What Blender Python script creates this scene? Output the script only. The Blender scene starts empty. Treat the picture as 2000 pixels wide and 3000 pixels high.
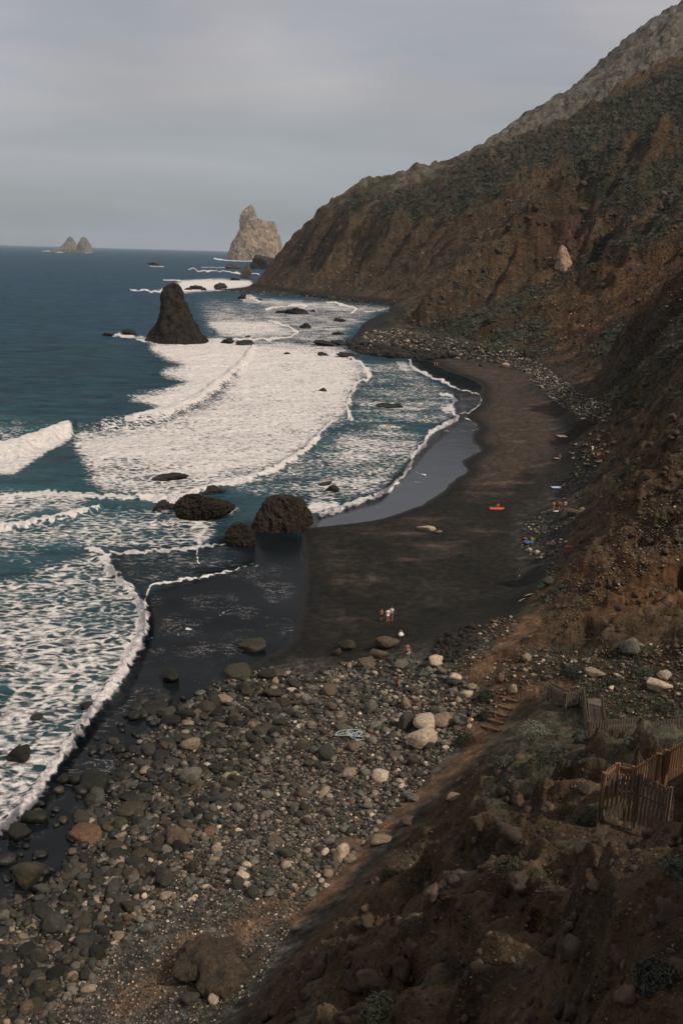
import bpy, bmesh, math, random
import numpy as np
from mathutils import Vector, Matrix

# ------------------------------------------------------------------ camera, sky, sun
scn = bpy.context.scene
C = scn.collection
F, CX, CY, H = 2800., 1000., 1500., 42.
PITCH = math.atan((1500-741)/F); ROLL = math.radians(1.55)
cam = bpy.data.objects.new('camera', bpy.data.cameras.new('camera')); C.objects.link(cam)
cam.data.sensor_fit = 'VERTICAL'; cam.data.sensor_height = 36.0; cam.data.lens = 36.0*F/3000.
cam.data.clip_start = 0.3; cam.data.clip_end = 200000
cam.location = (0, 0, H)
cam.matrix_world = Matrix.Translation((0, 0, H)) @ Matrix.Rotation(math.pi/2-PITCH, 4, 'X') @ Matrix.Rotation(ROLL, 4, 'Z')
scn.camera = cam
scn.render.resolution_x = 682; scn.render.resolution_y = 1024
scn.view_settings.view_transform = 'Standard'; scn.view_settings.look = 'None'
scn.view_settings.exposure = 0.0; scn.view_settings.gamma = 1.0

SUN = Vector((0.85, -0.53, 0)).normalized(); SEL = math.radians(47)
sdir = Vector((SUN.x*math.cos(SEL), SUN.y*math.cos(SEL), math.sin(SEL)))
sl = bpy.data.lights.new('sun', 'SUN'); sl.energy = 3.1; sl.angle = math.radians(1.2); sl.color = (1.0, 0.87, 0.70)
so = bpy.data.objects.new('sun', sl); C.objects.link(so)
so.rotation_euler = sdir.to_track_quat('Z', 'Y').to_euler(); so.location = (200, -200, 300)

W = bpy.data.worlds.new('World'); scn.world = W; W.use_nodes = True
wn = W.node_tree.nodes; wl = W.node_tree.links; wn.clear()
out = wn.new('ShaderNodeOutputWorld'); bg = wn.new('ShaderNodeBackground'); bg.inputs[1].default_value = 0.10
sky = wn.new('ShaderNodeTexSky'); sky.sky_type = 'NISHITA'; sky.sun_disc = False
sky.sun_elevation = SEL; sky.sun_rotation = math.atan2(sdir.x, sdir.y); sky.dust_density = 3.0; sky.air_density = 1.0
bg2 = wn.new('ShaderNodeBackground'); bg2.inputs[1].default_value = 1.0
tc = wn.new('ShaderNodeTexCoord'); mp = wn.new('ShaderNodeMapping'); mp.inputs['Scale'].default_value = (1.3, 1.3, 7.0)
nz = wn.new('ShaderNodeTexNoise'); nz.inputs['Scale'].default_value = 1.6; nz.inputs['Detail'].default_value = 6; nz.inputs['Roughness'].default_value = .5
nz.inputs['Distortion'].default_value = .5
cr = wn.new('ShaderNodeValToRGB'); cr.color_ramp.elements[0].position = .36; cr.color_ramp.elements[1].position = .70
cr.color_ramp.elements[0].color = (.48,)*3+(1,); cr.color_ramp.elements[1].color = (1, 1, 1, 1)
sx = wn.new('ShaderNodeSeparateXYZ')
el = wn.new('ShaderNodeValToRGB')          # colour of the thin cloud sheet by elevation
el.color_ramp.elements[0].position = 0.0; el.color_ramp.elements[0].color = (.325, .362, .41, 1)
el.color_ramp.elements[1].position = .42; el.color_ramp.elements[1].color = (.62, .53, .51, 1)
e_ = el.color_ramp.elements.new(.16); e_.color = (.46, .445, .455, 1)
mx = wn.new('ShaderNodeMixShader'); wl.new(tc.outputs['Generated'], mp.inputs[0]); wl.new(mp.outputs[0], nz.inputs[0])
wl.new(nz.outputs[0], cr.inputs[0]); wl.new(tc.outputs['Generated'], sx.inputs[0]); wl.new(sx.outputs[2], el.inputs[0])
mp3 = wn.new('ShaderNodeMapping'); mp3.inputs['Scale'].default_value = (1.5, 1.5, 9.0); mp3.inputs['Location'].default_value = (3, 1, 2); nz3 = wn.new('ShaderNodeTexNoise'); nz3.inputs['Scale'].default_value = 1.1; nz3.inputs['Detail'].default_value = 7; nz3.inputs['Distortion'].default_value = .8
wl.new(tc.outputs['Generated'], mp3.inputs[0]); wl.new(mp3.outputs[0], nz3.inputs[0]); cr3 = wn.new('ShaderNodeMapRange'); cr3.inputs[1].default_value = .3; cr3.inputs[2].default_value = .7; cr3.inputs[3].default_value = .84; cr3.inputs[4].default_value = 1.18
wl.new(nz3.outputs[0], cr3.inputs[0]); wl.new(cr3.outputs[0], bg2.inputs[1]); wl.new(el.outputs[0], bg2.inputs[0]); wl.new(sky.outputs[0], bg.inputs[0])
wl.new(cr.outputs[0], mx.inputs[0]); wl.new(bg.outputs[0], mx.inputs[1]); wl.new(bg2.outputs[0], mx.inputs[2]); wl.new(mx.outputs[0], out.inputs[0])

# ------------------------------------------------------------------ maths helpers
cR, sR = math.cos(ROLL), math.sin(ROLL); cP, sP = math.cos(PITCH), math.sin(PITCH)
def ray(px, py):
    px = np.asarray(px, float); py = np.asarray(py, float)
    a = (px-CX)/F; b = -(py-CY)/F
    u = a*cR-b*sR; v = a*sR+b*cR
    return u, cP+v*sP, -sP+v*cP
def gp(px, py, z=0.):
    d = ray(px, py); t = (z-H)/d[2]; return d[0]*t, d[1]*t
def at(px, py, Y):
    d = ray(px, py); t = Y/d[1]; return d[0]*t, Y, H+d[2]*t
def proj(x, y, z):
    zz = z-H; f = y*cP-zz*sP; v = y*sP+zz*cP; f = np.maximum(f, 1e-3)
    u = x/f; v = v/f
    return CX+F*(u*cR+v*sR), CY-F*(-u*sR+v*cR)

def _hash(ix, iy, iz, seed):
    h = (ix.astype(np.int64)*374761393+iy.astype(np.int64)*668265263+iz.astype(np.int64)*2147483647+seed*974634777) & 0xFFFFFFFF
    h = ((h ^ (h >> 13))*1274126177) & 0xFFFFFFFF
    return (h ^ (h >> 16)) & 0xFFFFFFFF
def noise(x, y, z=None, seed=0):
    x = np.asarray(x, float); y = np.asarray(y, float)
    i = np.floor(x); j = np.floor(y); fx = x-i; fy = y-j
    u = fx*fx*fx*(fx*(fx*6-15)+10); v = fy*fy*fy*(fy*(fy*6-15)+10)
    if z is None:
        k = np.zeros_like(i); r = 0
        def g(a, b):
            an = _hash(i+a, j+b, k, seed)*(2*math.pi/4294967296.)
            return np.cos(an)*(fx-a)+np.sin(an)*(fy-b)
        return ((g(0, 0)*(1-u)+g(1, 0)*u)*(1-v)+(g(0, 1)*(1-u)+g(1, 1)*u)*v)*1.4
    z = np.asarray(z, float); k = np.floor(z); fz = z-k; w = fz*fz*fz*(fz*(fz*6-15)+10)
    def g3(a, b, c):
        h = _hash(i+a, j+b, k+c, seed); an = (h & 0xFFFF)*(2*math.pi/65536.); ph = ((h >> 16)/32768.-1)
        s = np.sqrt(1-ph*ph)
        return np.cos(an)*s*(fx-a)+np.sin(an)*s*(fy-b)+ph*(fz-c)
    a = (g3(0, 0, 0)*(1-u)+g3(1, 0, 0)*u)*(1-v)+(g3(0, 1, 0)*(1-u)+g3(1, 1, 0)*u)*v
    b = (g3(0, 0, 1)*(1-u)+g3(1, 0, 1)*u)*(1-v)+(g3(0, 1, 1)*(1-u)+g3(1, 1, 1)*u)*v
    return (a*(1-w)+b*w)*1.5
def fbm(x, y, z=None, o=4, seed=0, g=.5, ridged=False):
    r = 0; a = 1.; n = 0; f = 1.
    for k in range(o):
        v = noise(x*f, y*f, None if z is None else z*f, seed+k*17)
        if ridged: v = 1-2*np.abs(v)*1.4
        r = r+v*a; n += a; a *= g; f *= 2.03
    return r/n
def sstep(a, b, x):
    t = np.clip((x-a)/(b-a), 0, 1); return t*t*(3-2*t)

# plan maps of what lies on the ground, kept on a 1000 x 1500 sheet
RW, RH = 1000, 1500
def inpoly(pts, X, Y):
    r = np.zeros(X.shape, bool); n = len(pts)
    for i in range(n):
        x0, y0 = pts[i]; x1, y1 = pts[(i+1) % n]
        if y0 == y1: continue
        c = ((y0 > Y) != (y1 > Y)) & (X < (x1-x0)*(Y-y0)/(y1-y0)+x0)
        r ^= c
    return r
def blur(m, s):
    if s < .3: return m
    n = int(s*2.5)+1; k = np.exp(-.5*(np.arange(-n, n+1)/s)**2); k /= k.sum()
    p = np.pad(m, ((n, n), (0, 0)), mode='edge'); m = sum(p[i:i+m.shape[0]]*k[i] for i in range(2*n+1))
    p = np.pad(m, ((0, 0), (n, n)), mode='edge'); return sum(p[:, i:i+m.shape[1]]*k[i] for i in range(2*n+1))
def polymask(pts, feather=6):
    m = np.zeros((RH, RW)); p = [(x/2., y/2.) for x, y in pts]
    xs = [q[0] for q in p]; ys = [q[1] for q in p]; e = int(feather*1.6)+3
    x0 = max(0, int(min(xs))-e); x1 = min(RW, int(max(xs))+e); y0 = max(0, int(min(ys))-e); y1 = min(RH, int(max(ys))+e)
    if x1 <= x0 or y1 <= y0: return m
    X, Y = np.meshgrid(np.arange(x0, x1)+.5, np.arange(y0, y1)+.5)
    m[y0:y1, x0:x1] = blur(inpoly(p, X, Y).astype(float), feather/2.)
    return m
def strokemask(pts, w, jit=0, seed=0, one=0):
    m = np.zeros((RH, RW)); ww = w if hasattr(w, '__len__') else [w]*len(pts)
    for (a, b, wa, wb) in zip(pts[:-1], pts[1:], ww[:-1], ww[1:]):
        e = max(wa, wb)*1.5+4
        x0 = max(0, int((min(a[0], b[0])-e)/2)); x1 = min(RW, int((max(a[0], b[0])+e)/2)+1)
        y0 = max(0, int((min(a[1], b[1])-e)/2)); y1 = min(RH, int((max(a[1], b[1])+e)/2)+1)
        if x1 <= x0 or y1 <= y0: continue
        X, Y = np.meshgrid(np.arange(x0, x1)*2+1., np.arange(y0, y1)*2+1.)
        if jit:
            X = X+noise(X/18, Y/18, seed=seed)*jit; Y = Y+noise(X/18, Y/18, seed=seed+5)*jit
        dx, dy = b[0]-a[0], b[1]-a[1]; t = np.clip(((X-a[0])*dx+(Y-a[1])*dy)/(dx*dx+dy*dy+1e-6), 0, 1)
        d = np.hypot(X-a[0]-t*dx, (Y-a[1]-t*dy)); w_ = wa+(wb-wa)*t
        v = 1-sstep(.1, 1.05, d/w_)
        m[y0:y1, x0:x1] = np.maximum(m[y0:y1, x0:x1], v)
    return m
def sample(m, px, py):
    x = np.clip(px/2.-.5, 0, RW-1.001); y = np.clip(py/2.-.5, 0, RH-1.001); i = x.astype(int); j = y.astype(int); fx = x-i; fy = y-j
    return (m[j, i]*(1-fx)+m[j, i+1]*fx)*(1-fy)+(m[j+1, i]*(1-fx)+m[j+1, i+1]*fx)*fy

# ------------------------------------------------------------------ blender helpers
def nmesh(name, V, Fc, smooth=True, col=None, extra=None):
    V = np.asarray(V, np.float32); Fc = np.asarray(Fc, np.int32); me = bpy.data.meshes.new(name)
    k = Fc.shape[1]; me.vertices.add(len(V)); me.vertices.foreach_set('co', V.ravel())
    me.loops.add(Fc.size); me.loops.foreach_set('vertex_index', Fc.ravel())
    me.polygons.add(len(Fc)); me.polygons.foreach_set('loop_start', np.arange(0, Fc.size, k, dtype=np.int32))
    me.update(calc_edges=True)
    me.polygons.foreach_set('use_smooth', np.full(len(Fc), smooth)); me.validate()
    if col is not None:
        a = me.color_attributes.new('col', 'FLOAT_COLOR', 'POINT'); c = np.ones((len(V), 4), np.float32); c[:, :3] = col; a.data.foreach_set('color', c.ravel())
    for n, v in (extra or {}).items():
        a = me.attributes.new(n, 'FLOAT', 'POINT'); a.data.foreach_set('value', np.asarray(v, np.float32).ravel())
    return me
def tag(o, label=None, cat=None, group=None, kind=None):
    if label: o['label'] = label
    if cat: o['category'] = cat
    if group: o['group'] = group
    if kind: o['kind'] = kind
    return o
def link(name, me, mat=None, parent=None):
    o = bpy.data.objects.new(name, me); C.objects.link(o)
    if mat is not None and me is not None and len(me.materials) == 0: me.materials.append(mat)
    if parent is not None: o.parent = parent
    return o
def empty(name, loc, rz=0.):
    o = bpy.data.objects.new(name, None); C.objects.link(o); o.location = loc; o.rotation_euler = (0, 0, rz); o.empty_display_size = .3; return o

class Mat:
    def __init__(s, name):
        s.m = bpy.data.materials.new(name); s.m.use_nodes = True; s.nt = s.m.node_tree; s.n = s.nt.nodes; s.l = s.nt.links
        s.b = s.n['Principled BSDF']
    def node(s, t, **k):
        n = s.n.new(t)
        for a, v in k.items(): setattr(n, a, v)
        return n
    def set(s, sock, v):
        if hasattr(v, 'is_output') or hasattr(v, 'links'): s.l.new(v, sock)
        else: sock.default_value = v
    def noise(s, scale, detail=4, rough=.55, vec=None, dist=0):
        n = s.node('ShaderNodeTexNoise'); n.inputs['Scale'].default_value = scale; n.inputs['Detail'].default_value = detail
        n.inputs['Roughness'].default_value = rough; n.inputs['Distortion'].default_value = dist
        s.l.new(vec if vec is not None else s.pos(), n.inputs['Vector']); return n.outputs[0]
    def pos(s):
        if not hasattr(s, '_p'): s._p = s.node('ShaderNodeNewGeometry').outputs['Position']
        return s._p
    def objc(s): return s.node('ShaderNodeTexCoord').outputs['Object']
    def math(s, op, a, b=0., c=0., clamp=False):
        n = s.node('ShaderNodeMath', operation=op); n.use_clamp = clamp
        s.set(n.inputs[0], a); s.set(n.inputs[1], b); s.set(n.inputs[2], c); return n.outputs[0]
    def mixc(s, f, a, b, mode='MIX'):
        n = s.node('ShaderNodeMix', data_type='RGBA', blend_type=mode)
        s.set(n.inputs[0], f); s.set(n.inputs[6], a); s.set(n.inputs[7], b); return n.outputs[2]
    def ramp(s, v, stops):
        n = s.node('ShaderNodeValToRGB'); e = n.color_ramp.elements
        e[0].position, e[1].position = stops[0][0], stops[-1][0]; e[0].color = stops[0][1]; e[1].color = stops[-1][1]
        for p, c in stops[1:-1]: q = e.new(p); q.color = c
        s.l.new(v, n.inputs[0]); return n.outputs[0]
    def attr(s, name, what=2):
        n = s.node('ShaderNodeAttribute', attribute_name=name); return n.outputs[what]
    def mr(s, v, a, b, c=0., d=1., smooth=True):
        n = s.node('ShaderNodeMapRange'); n.interpolation_type = 'SMOOTHSTEP' if smooth else 'LINEAR'
        s.set(n.inputs[0], v); s.set(n.inputs[1], a); s.set(n.inputs[2], b); s.set(n.inputs[3], c); s.set(n.inputs[4], d); return n.outputs[0]
    def bump(s, h, strength, dist, normal=None):
        n = s.node('ShaderNodeBump'); n.inputs['Strength'].default_value = strength; n.inputs['Distance'].default_value = dist
        s.l.new(h, n.inputs['Height'])
        if normal is not None: s.l.new(normal, n.inputs['Normal'])
        return n.outputs[0]
def g4(v): return (v, v, v, 1)
def simple(name, col, rough=.8, var=.25, sc=12., obj=True, spec=.3, bump=0.):
    m = Mat(name); n = m.noise(sc, 5, vec=m.objc() if obj else None)
    c = m.mixc(n, tuple(x*(1-var) for x in col)+(1,), tuple(x*(1+var) for x in col)+(1,))
    m.l.new(c, m.b.inputs['Base Color']); m.b.inputs['Roughness'].default_value = rough; m.b.inputs['Specular IOR Level'].default_value = spec
    if bump: m.l.new(m.bump(n, .6, bump), m.b.inputs['Normal'])
    return m.m

# ------------------------------------------------------------------ the shoreline
wl_px = [(0,2720),(100,2680),(200,2620),(280,2500),(400,2380),(500,2230),(560,2100),(650,2010),(760,1930),(850,1890),(872,1800),(888,1690),(885,1600),(878,1562),(900,1547),(950,1540),(1072,1528),(1137,1513),(1229,1482),(1290,1444),(1330,1400),(1371,1383),(1344,1356),(1374,1337),(1409,1318),(1382,1295),(1380,1270),(1403,1251),(1355,1218),(1369,1210),(1411,1176),(1401,1155),(1413,1134),(1394,1119),(1352,1101),(1321,1092),(1277,1073),(1262,1058),(1200,1052),(1150,1050),(1100,1045),(1045,1035),(1020,1020),(1015,1000),(1040,985),(1060,950),(1090,930),(1150,908),(1150,898),(1080,889),(1000,881),(900,868),(820,860),(760,856),(680,852),(640,848),(700,843),(745,838)]
def smooth_line(p):
    r = [p[0]]
    for i in range(1, len(p)-1):
        a, b, c = map(np.array, (p[i-1], p[i], p[i+1])); r += [tuple(.25*a+.75*b), tuple(.75*b+.25*c)]
    return r+[p[-1]]
shore = [(-30., -300.), (-30., -30.), (-30., 20.), (-26., 40.)]+[tuple(float(q) for q in gp(*p)) for p in smooth_line(wl_px)]
shore_n = len(shore)+2
land_poly = shore+[(-60., 1400.), (200., 1800.), (4000., 2400.), (4000., -300.)]
seg = np.array(shore+[(-60., 1400.), (200., 1800.), (4000., 2400.)])
def sdist(x, y):
    d = np.full(x.shape, 1e9)
    for (ax, ay), (bx, by) in zip(seg[:-1], seg[1:]):
        dx, dy = bx-ax, by-ay; t = np.clip(((x-ax)*dx+(y-ay)*dy)/(dx*dx+dy*dy), 0, 1)
        d = np.minimum(d, (x-ax-t*dx)**2+(y-ay-t*dy)**2)
    return np.sqrt(d)*np.where(inpoly(land_poly, x, y), 1, -1)

# ------------------------------------------------------------------ terrain control points
P = []
def g(px, py, z): x, y = gp(px, py, z); P.append((float(x), float(y), z))
def a(px, py, Y): x, y, z = at(px, py, Y); P.append((float(x), float(y), float(z)))
# toe of the cliffs and the beach path
for q in [(900,855,4),(1000,865,4),(1080,874,4),(1150,884,3),(1190,925,5),(1240,940,9),(1130,985,3),(1250,1005,4),(1400,1040,3),(1500,1052,4),(1600,1105,5),(1700,1170,5),(1755,1225,5.5),(1775,1350,5.5),(1715,1430,5.5),(1675,1550,5),(1612,1680,4.5),(1520,1775,4),(1400,1830,4),(1320,1880,4),(1300,1940,4.6),(1400,1930,6),(1500,1900,5.5),
          (1520,2040,6.6),(1600,2010,8),(1470,2120,5.6),(1380,2130,5),(1345,2200,4.9),(1265,2320,4.4),(1170,2410,4.1),(1090,2490,3.9),(1000,2585,3.9),(900,2700,4.0),(790,2850,4.3),(650,3000,4.6),
          (1000,2300,2.4),(1150,2250,3.2),(800,2500,2.3),(1100,2000,1.9),(1250,2050,3.6),(600,2700,2.4),(900,2150,1.6),(350,2950,2.0),
          (1500,2200,8.5),(1600,2180,9.3),(1720,2140,9.2),(1850,2160,9.5),(2000,2170,9.9),(2150,2170,12),(1650,2060,8.8),(1740,2085,8.9),(1850,2050,9.6),(2000,2030,10.8),(1620,2230,10.8),
          (1420,2240,7.2),(1450,2330,10.4),(1600,2290,13),(1750,2270,15.6),(1880,2215,14.8),(2000,2240,17.6),(2150,2200,21),
          (1760,2340,17.2),(1850,2357,17.2),(1950,2395,17.5),(1930,2290,18.2),(2000,2330,18.4),(2150,2400,19),
          (1320,2400,8.0),(1230,2480,7.0),(1400,2480,11.5),(1550,2450,15),(1700,2470,18.0),(1880,2500,20.3),(2000,2560,22.5),
          (1120,2610,7.0),(1260,2650,11),(1400,2620,15),(1560,2640,20),(1750,2650,24),(1950,2720,29.5),(1000,2720,7),(1100,2800,11),(1280,2800,15),(1450,2820,20),(1650,2850,25),(1850,2880,30),(2000,2920,33),
          (880,2830,7),(1000,2930,11),(1200,2950,16.5),(1400,3000,21),(1650,3020,27),(1900,3050,32),(800,2960,7),
          (1560,1860,7.2),(1600,1950,8.6),(1700,1900,8.5),(1800,1960,9.6),(1900,1890,10.2),(2000,1930,11),(2100,1900,13)]: g(*q)
# the scree spur above the stairs and the dark cliff behind it
for q in [(1600,1770,97),(1545,1830,93),(1700,1650,103),(1800,1540,107),(1900,1430,111),(2000,1330,113),(2200,1150,116),(2000,1500,101),(1900,1590,98),(1800,1680,96),(2000,1700,90),(1880,1740,89),(1750,1790,88),(1650,1840,88),(2100,1800,86),(2200,1500,96),
          (1750,1530,122),(1850,1420,128),(1800,1400,158),(1900,1330,148),(2000,1250,142),(2000,1120,160),(1900,1200,186),(1850,1300,180),(1810,1240,218),(1860,1130,214),(1920,1040,212),(2000,990,198),(2150,900,190),
          (2000,842,246),(1920,884,254),(1852,935,262),(1800,990,268),(1768,1060,272),(2150,740,240),
          (2000,890,300),(1900,945,305),(1830,1000,312),
          (1700,1080,315),(1780,1000,335),(1650,1040,355),(1800,930,350),(1700,960,372),(1900,850,365),(2000,790,360),(2150,700,350),(1550,980,390),(1430,990,400),(1600,900,412),(1750,850,405),(1850,780,402),(2000,710,400),
          (2000,640,420),(1850,700,430),(1700,782,440),(1550,868,440),(1420,915,442),(1300,945,446),(2200,540,420),
          (2000,705,480),(1850,762,486),(1700,838,492),(1580,905,494),
          (1500,880,515),(1400,890,525),(1300,905,530),(1650,800,535),(1580,780,545),(1660,720,575),(1750,700,545),(1700,600,565),(1850,620,530),(2000,560,520),(1450,800,552),(1550,700,572),(1620,580,590),(1350,850,550),(2200,480,520),
          (2000,395,610),(1850,415,622),(1740,448,625),(1630,496,618),(1570,572,602),(1520,632,594),(1440,702,584),(1380,756,576),(1300,820,568),(1240,880,560),(1200,925,548),(2200,300,600),
          (1610,575,700),(1500,690,690),(1400,770,690),(1310,835,680),(1240,885,660),(2000,440,700),(1800,475,715),(1680,520,720),
          (1170,865,835),(1200,800,860),(1100,830,900),(1000,820,960),(900,810,1040),(820,810,1090),(770,830,1130),
          (1250,740,870),(1150,740,930),(1050,730,990),(950,730,1050),(860,750,1095),(1330,660,880),(1230,650,940),(1100,640,985),(1000,660,1030),(920,690,1075),
          (1450,570,880),(1350,560,940),(1560,500,890),(1700,430,890),(1850,370,880),(2000,320,870),(2200,220,860),
          (745,833,1185),(786,782,1170),(830,724,1155),(865,690,1145),(900,660,1130),(950,622,1100),(1000,594,1080),(1040,574,1065),(1100,567,1055),(1170,556,1045),(1230,546,1035),(1265,528,1035),(1300,503,1035),(1380,455,1045),(1450,440,1045),(1540,415,1035),(1650,375,1025),(1750,318,1010),(1850,262,995),(1930,220,985),(2000,190,975),(2200,100,960),
          (1450,446,1150),(1560,415,1140),(1750,330,1120),(2000,210,1100),
          (1370,452,1230),(1430,415,1245),(1480,380,1260),(1530,345,1275),(1570,313,1285),(1600,300,1290),(1640,285,1295),(1700,250,1300),(1760,208,1315),(1800,180,1325),(1830,160,1330),(1852,118,1340),(1885,90,1345),(1910,60,1350),(1945,50,1355),(2000,20,1365),(2100,-60,1380),(2300,-170,1390)]: a(*q)
# land out of the frame: behind the ridges, to the right, and the headland the photographer stands on
P += [(0,0,39.6),(3,3,37.8),(-3,4,35.5),(3,10,31),(-5,12,26),(-12,12,20),(-18,25,8),(-14,35,4.5),(-25,5,14),(-28,20,2),(8,8,36.5),(12,14,36.5),(20,22,30),(26,32,25),(32,42,20),(16,37,17.9),(15,34,18.2),(14,39.5,17.4),(18,33,19.5),(34,58,16),(36,24,34),(46,38,29),(50,58,26),(20,5,43),(10,-10,43),(0,-20,46),(30,-10,50),(-25,-25,40),(60,0,56),(54,78,20),(72,98,30),(105,150,50),(110,60,58),(150,0,80),(160,250,76),(195,350,95),(300,100,150),(310,500,165),(80,-100,120),(-40,-90,60),(400,-60,250),(370,800,215),(480,1250,330),(600,500,320)]
P += [(-60,1350,-5),(0,1350,20),(60,1350,50),(130,1560,60),(0,1450,-15),(150,1700,10),(330,1750,160),(600,1600,350),(500,2200,60),(1500,1500,200),(1500,300,400),(900,900,380)]
P += [(-20,110,-4),(0,125,-5),(10,140,-5),(15,160,-5),(25,200,-6),(40,230,-5),(42,280,-5),(45,330,-5),(38,380,-5),(20,440,-5),(-20,300,-12),(-40,200,-14),(-60,120,-14),(-40,80,-10),(-22,72,-5),(-30,50,-5),(-60,400,-15),(-20,560,-10),(-60,700,-14),(-60,850,-10),(-100,950,-10),(-160,1150,-12),(-200,900,-15),(-200,300,-18),(-150,1500,-15),(15,720,-6),(-8,110,-3),(-5,90,-1.5),(8,118,-4),(30,165,-3),(50,240,-2),(0,820,-6)]
P = np.array(P); PX, PY, PZ = P.T
PC = .020*np.hypot(PX, PY)+1.0
D = np.sqrt((PX[:, None]-PX)**2+(PY[:, None]-PY)**2+(PC**2)[None, :])
Am = np.block([[D-np.diag(PC)*.05, np.ones((len(P), 1))], [np.ones((1, len(P))), np.zeros((1, 1))]])
wts = np.linalg.solve(Am, np.append(PZ, 0)); wts, w0 = wts[:-1], wts[-1]
def rbf(x, y):
    r = np.full(x.shape, w0)
    for i in range(len(P)): r += wts[i]*np.sqrt((x-PX[i])**2+(y-PY[i])**2+PC[i]**2)
    return r

# polar sheet: fine where the picture looks, coarse to the sides
az = np.radians(np.concatenate([np.linspace(-40, -22.5, 40)[:-1], np.linspace(-22.5, 22.5, 700)[:-1], np.linspace(22.5, 85, 150)]))
NA = len(az); NR = 1500
rr = np.exp(np.linspace(math.log(3.0), math.log(2600.), NR))
AZ, RR = np.meshgrid(az, rr)                 # rows: distance
TX = RR*np.sin(AZ); TY = RR*np.cos(AZ)
# coarse evaluation of the smooth part, then interpolated on the sheet
ci = np.unique(np.concatenate([np.arange(0, NR, 4), [NR-1]])); cj = np.unique(np.concatenate([np.arange(0, NA, 4), [NA-1]]))
xx = TX[np.ix_(ci, cj)]; yy = TY[np.ix_(ci, cj)]
cz = rbf(xx, yy)
def up(cz):
    fi = np.interp(np.arange(NR), ci, np.arange(len(ci))); fj = np.interp(np.arange(NA), cj, np.arange(len(cj)))
    i = np.minimum(fi.astype(int), len(ci)-2); j = np.minimum(fj.astype(int), len(cj)-2); u = (fi-i)[:, None]; v = (fj-j)[None, :]
    return (cz[np.ix_(i, j)]*(1-v)+cz[np.ix_(i, j+1)]*v)*(1-u)+(cz[np.ix_(i+1, j)]*(1-v)+cz[np.ix_(i+1, j+1)]*v)*u
ZH = up(cz)
SD = sdist(TX, TY)
# gullies: noise dragged along the fall line on regular grids
def lic(x0, x1, y0, y1, res, lam, length, seed):
    gx = np.arange(x0, x1, res); gy = np.arange(y0, y1, res); X, Y = np.meshgrid(gx, gy)
    st = max(1, int(8/res) if res < 2 else 4); Zc = rbf(X[::st, ::st], Y[::st, ::st])
    ii = np.minimum(np.arange(len(gy))/st, Zc.shape[0]-1.001); jj = np.minimum(np.arange(len(gx))/st, Zc.shape[1]-1.001)
    i = ii.astype(int); j = jj.astype(int); u = (ii-i)[:, None]; v = (jj-j)[None]
    Z = (Zc[np.ix_(i, j)]*(1-v)+Zc[np.ix_(i, j+1)]*v)*(1-u)+(Zc[np.ix_(i+1, j)]*(1-v)+Zc[np.ix_(i+1, j+1)]*v)*u
    Z += 8*lam/30*fbm(X/(lam*4), Y/(lam*4), o=2, seed=seed+3)
    gyy, gxx = np.gradient(Z, res); sl = np.hypot(gxx, gyy)+1e-6; gxx /= sl; gyy /= sl
    N = fbm(X/lam, Y/lam, o=3, seed=seed, g=.6)
    acc = np.zeros_like(N); cnt = 0; px, py = (X-x0)/res, (Y-y0)/res
    for s in (1, -1):
        qx, qy = px.copy(), py.copy()
        for k in range(int(length/res)):
            i = np.clip(qy.astype(int), 0, len(gy)-1); j = np.clip(qx.astype(int), 0, len(gx)-1)
            acc += N[i, j]; cnt += 1; qx += s*gxx[i, j]; qy += s*gyy[i, j]
    acc /= cnt; acc /= acc.std()+1e-9
    return (x0, y0, res, acc)
def licat(L, x, y):
    x0, y0, res, A = L; u = np.clip((x-x0)/res, 0, A.shape[1]-1.001); v = np.clip((y-y0)/res, 0, A.shape[0]-1.001)
    i = v.astype(int); j = u.astype(int); fu = u-j; fv = v-i
    return (A[i, j]*(1-fu)+A[i, j+1]*fu)*(1-fv)+(A[i+1, j]*(1-fu)+A[i+1, j+1]*fu)*fv
L1 = lic(-180, 700, 100, 1500, 2.0, 22, 60, 11)
L2 = lic(-180, 700, 100, 1500, 2.0, 9, 36, 12)
L3 = lic(-40, 110, 5, 300, .6, 5, 14, 13)
L4 = lic(-40, 110, 5, 300, .6, 2.2, 7, 14)
r_ = RR
farw = sstep(110, 260, r_)
g1 = licat(L1, TX, TY); g2 = licat(L2, TX, TY); g3 = licat(L3, TX, TY); g4n = licat(L4, TX, TY)
hillm = sstep(4.5, 14, ZH)*sstep(4, 25, SD)                        # only on the slopes
nearflat = np.exp(-((TX-22)**2/14**2+(TY-66)**2/10**2))            # the terrace with the stairs
valley1 = -np.abs(g1)                                               # sharp crests, wide gullies
amp_far = np.clip((ZH-5)/60, 0.1, 1)
flat2 = np.exp(-((TX-14)**2/7**2+(TY-36)**2/5.5**2)**2)
nearflat = np.maximum(nearflat, flat2)
dz = hillm*farw*amp_far*(4.4*g1-3.8*np.maximum(-g1-.3, 0)+3.2*g2-2.2*np.maximum(-g2-.4, 0))
dz += hillm*(1-farw)*(1-.95*nearflat)*(1.25*g3+.6*g4n-1.1*np.maximum(-g3-.5, 0))
rough = sstep(4, 9, ZH)
dz += rough*(1-farw)*(1-.85*nearflat)*(.9*fbm(TX/9, TY/9, o=3, seed=5)+1.0*fbm(TX/4., TY/4., o=5, seed=6, ridged=True, g=.55)+.10*fbm(TX/.5, TY/.5, o=3, seed=7))
dz += hillm*farw*(5*fbm(TX/70, TY/70, o=4, seed=21)*amp_far+3.2*fbm(TX/22, TY/22, o=5, seed=22, ridged=True, g=.55)+1.5*fbm(TX/7, TY/7, o=4, seed=23, ridged=True, g=.6))
gray = sstep(1075, 1150, TY-0.12*TX)*sstep(60, 110, ZH)
dz += gray*(7*fbm(TX/38, TY/38, o=5, seed=31, ridged=True, g=.6)-3)
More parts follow.
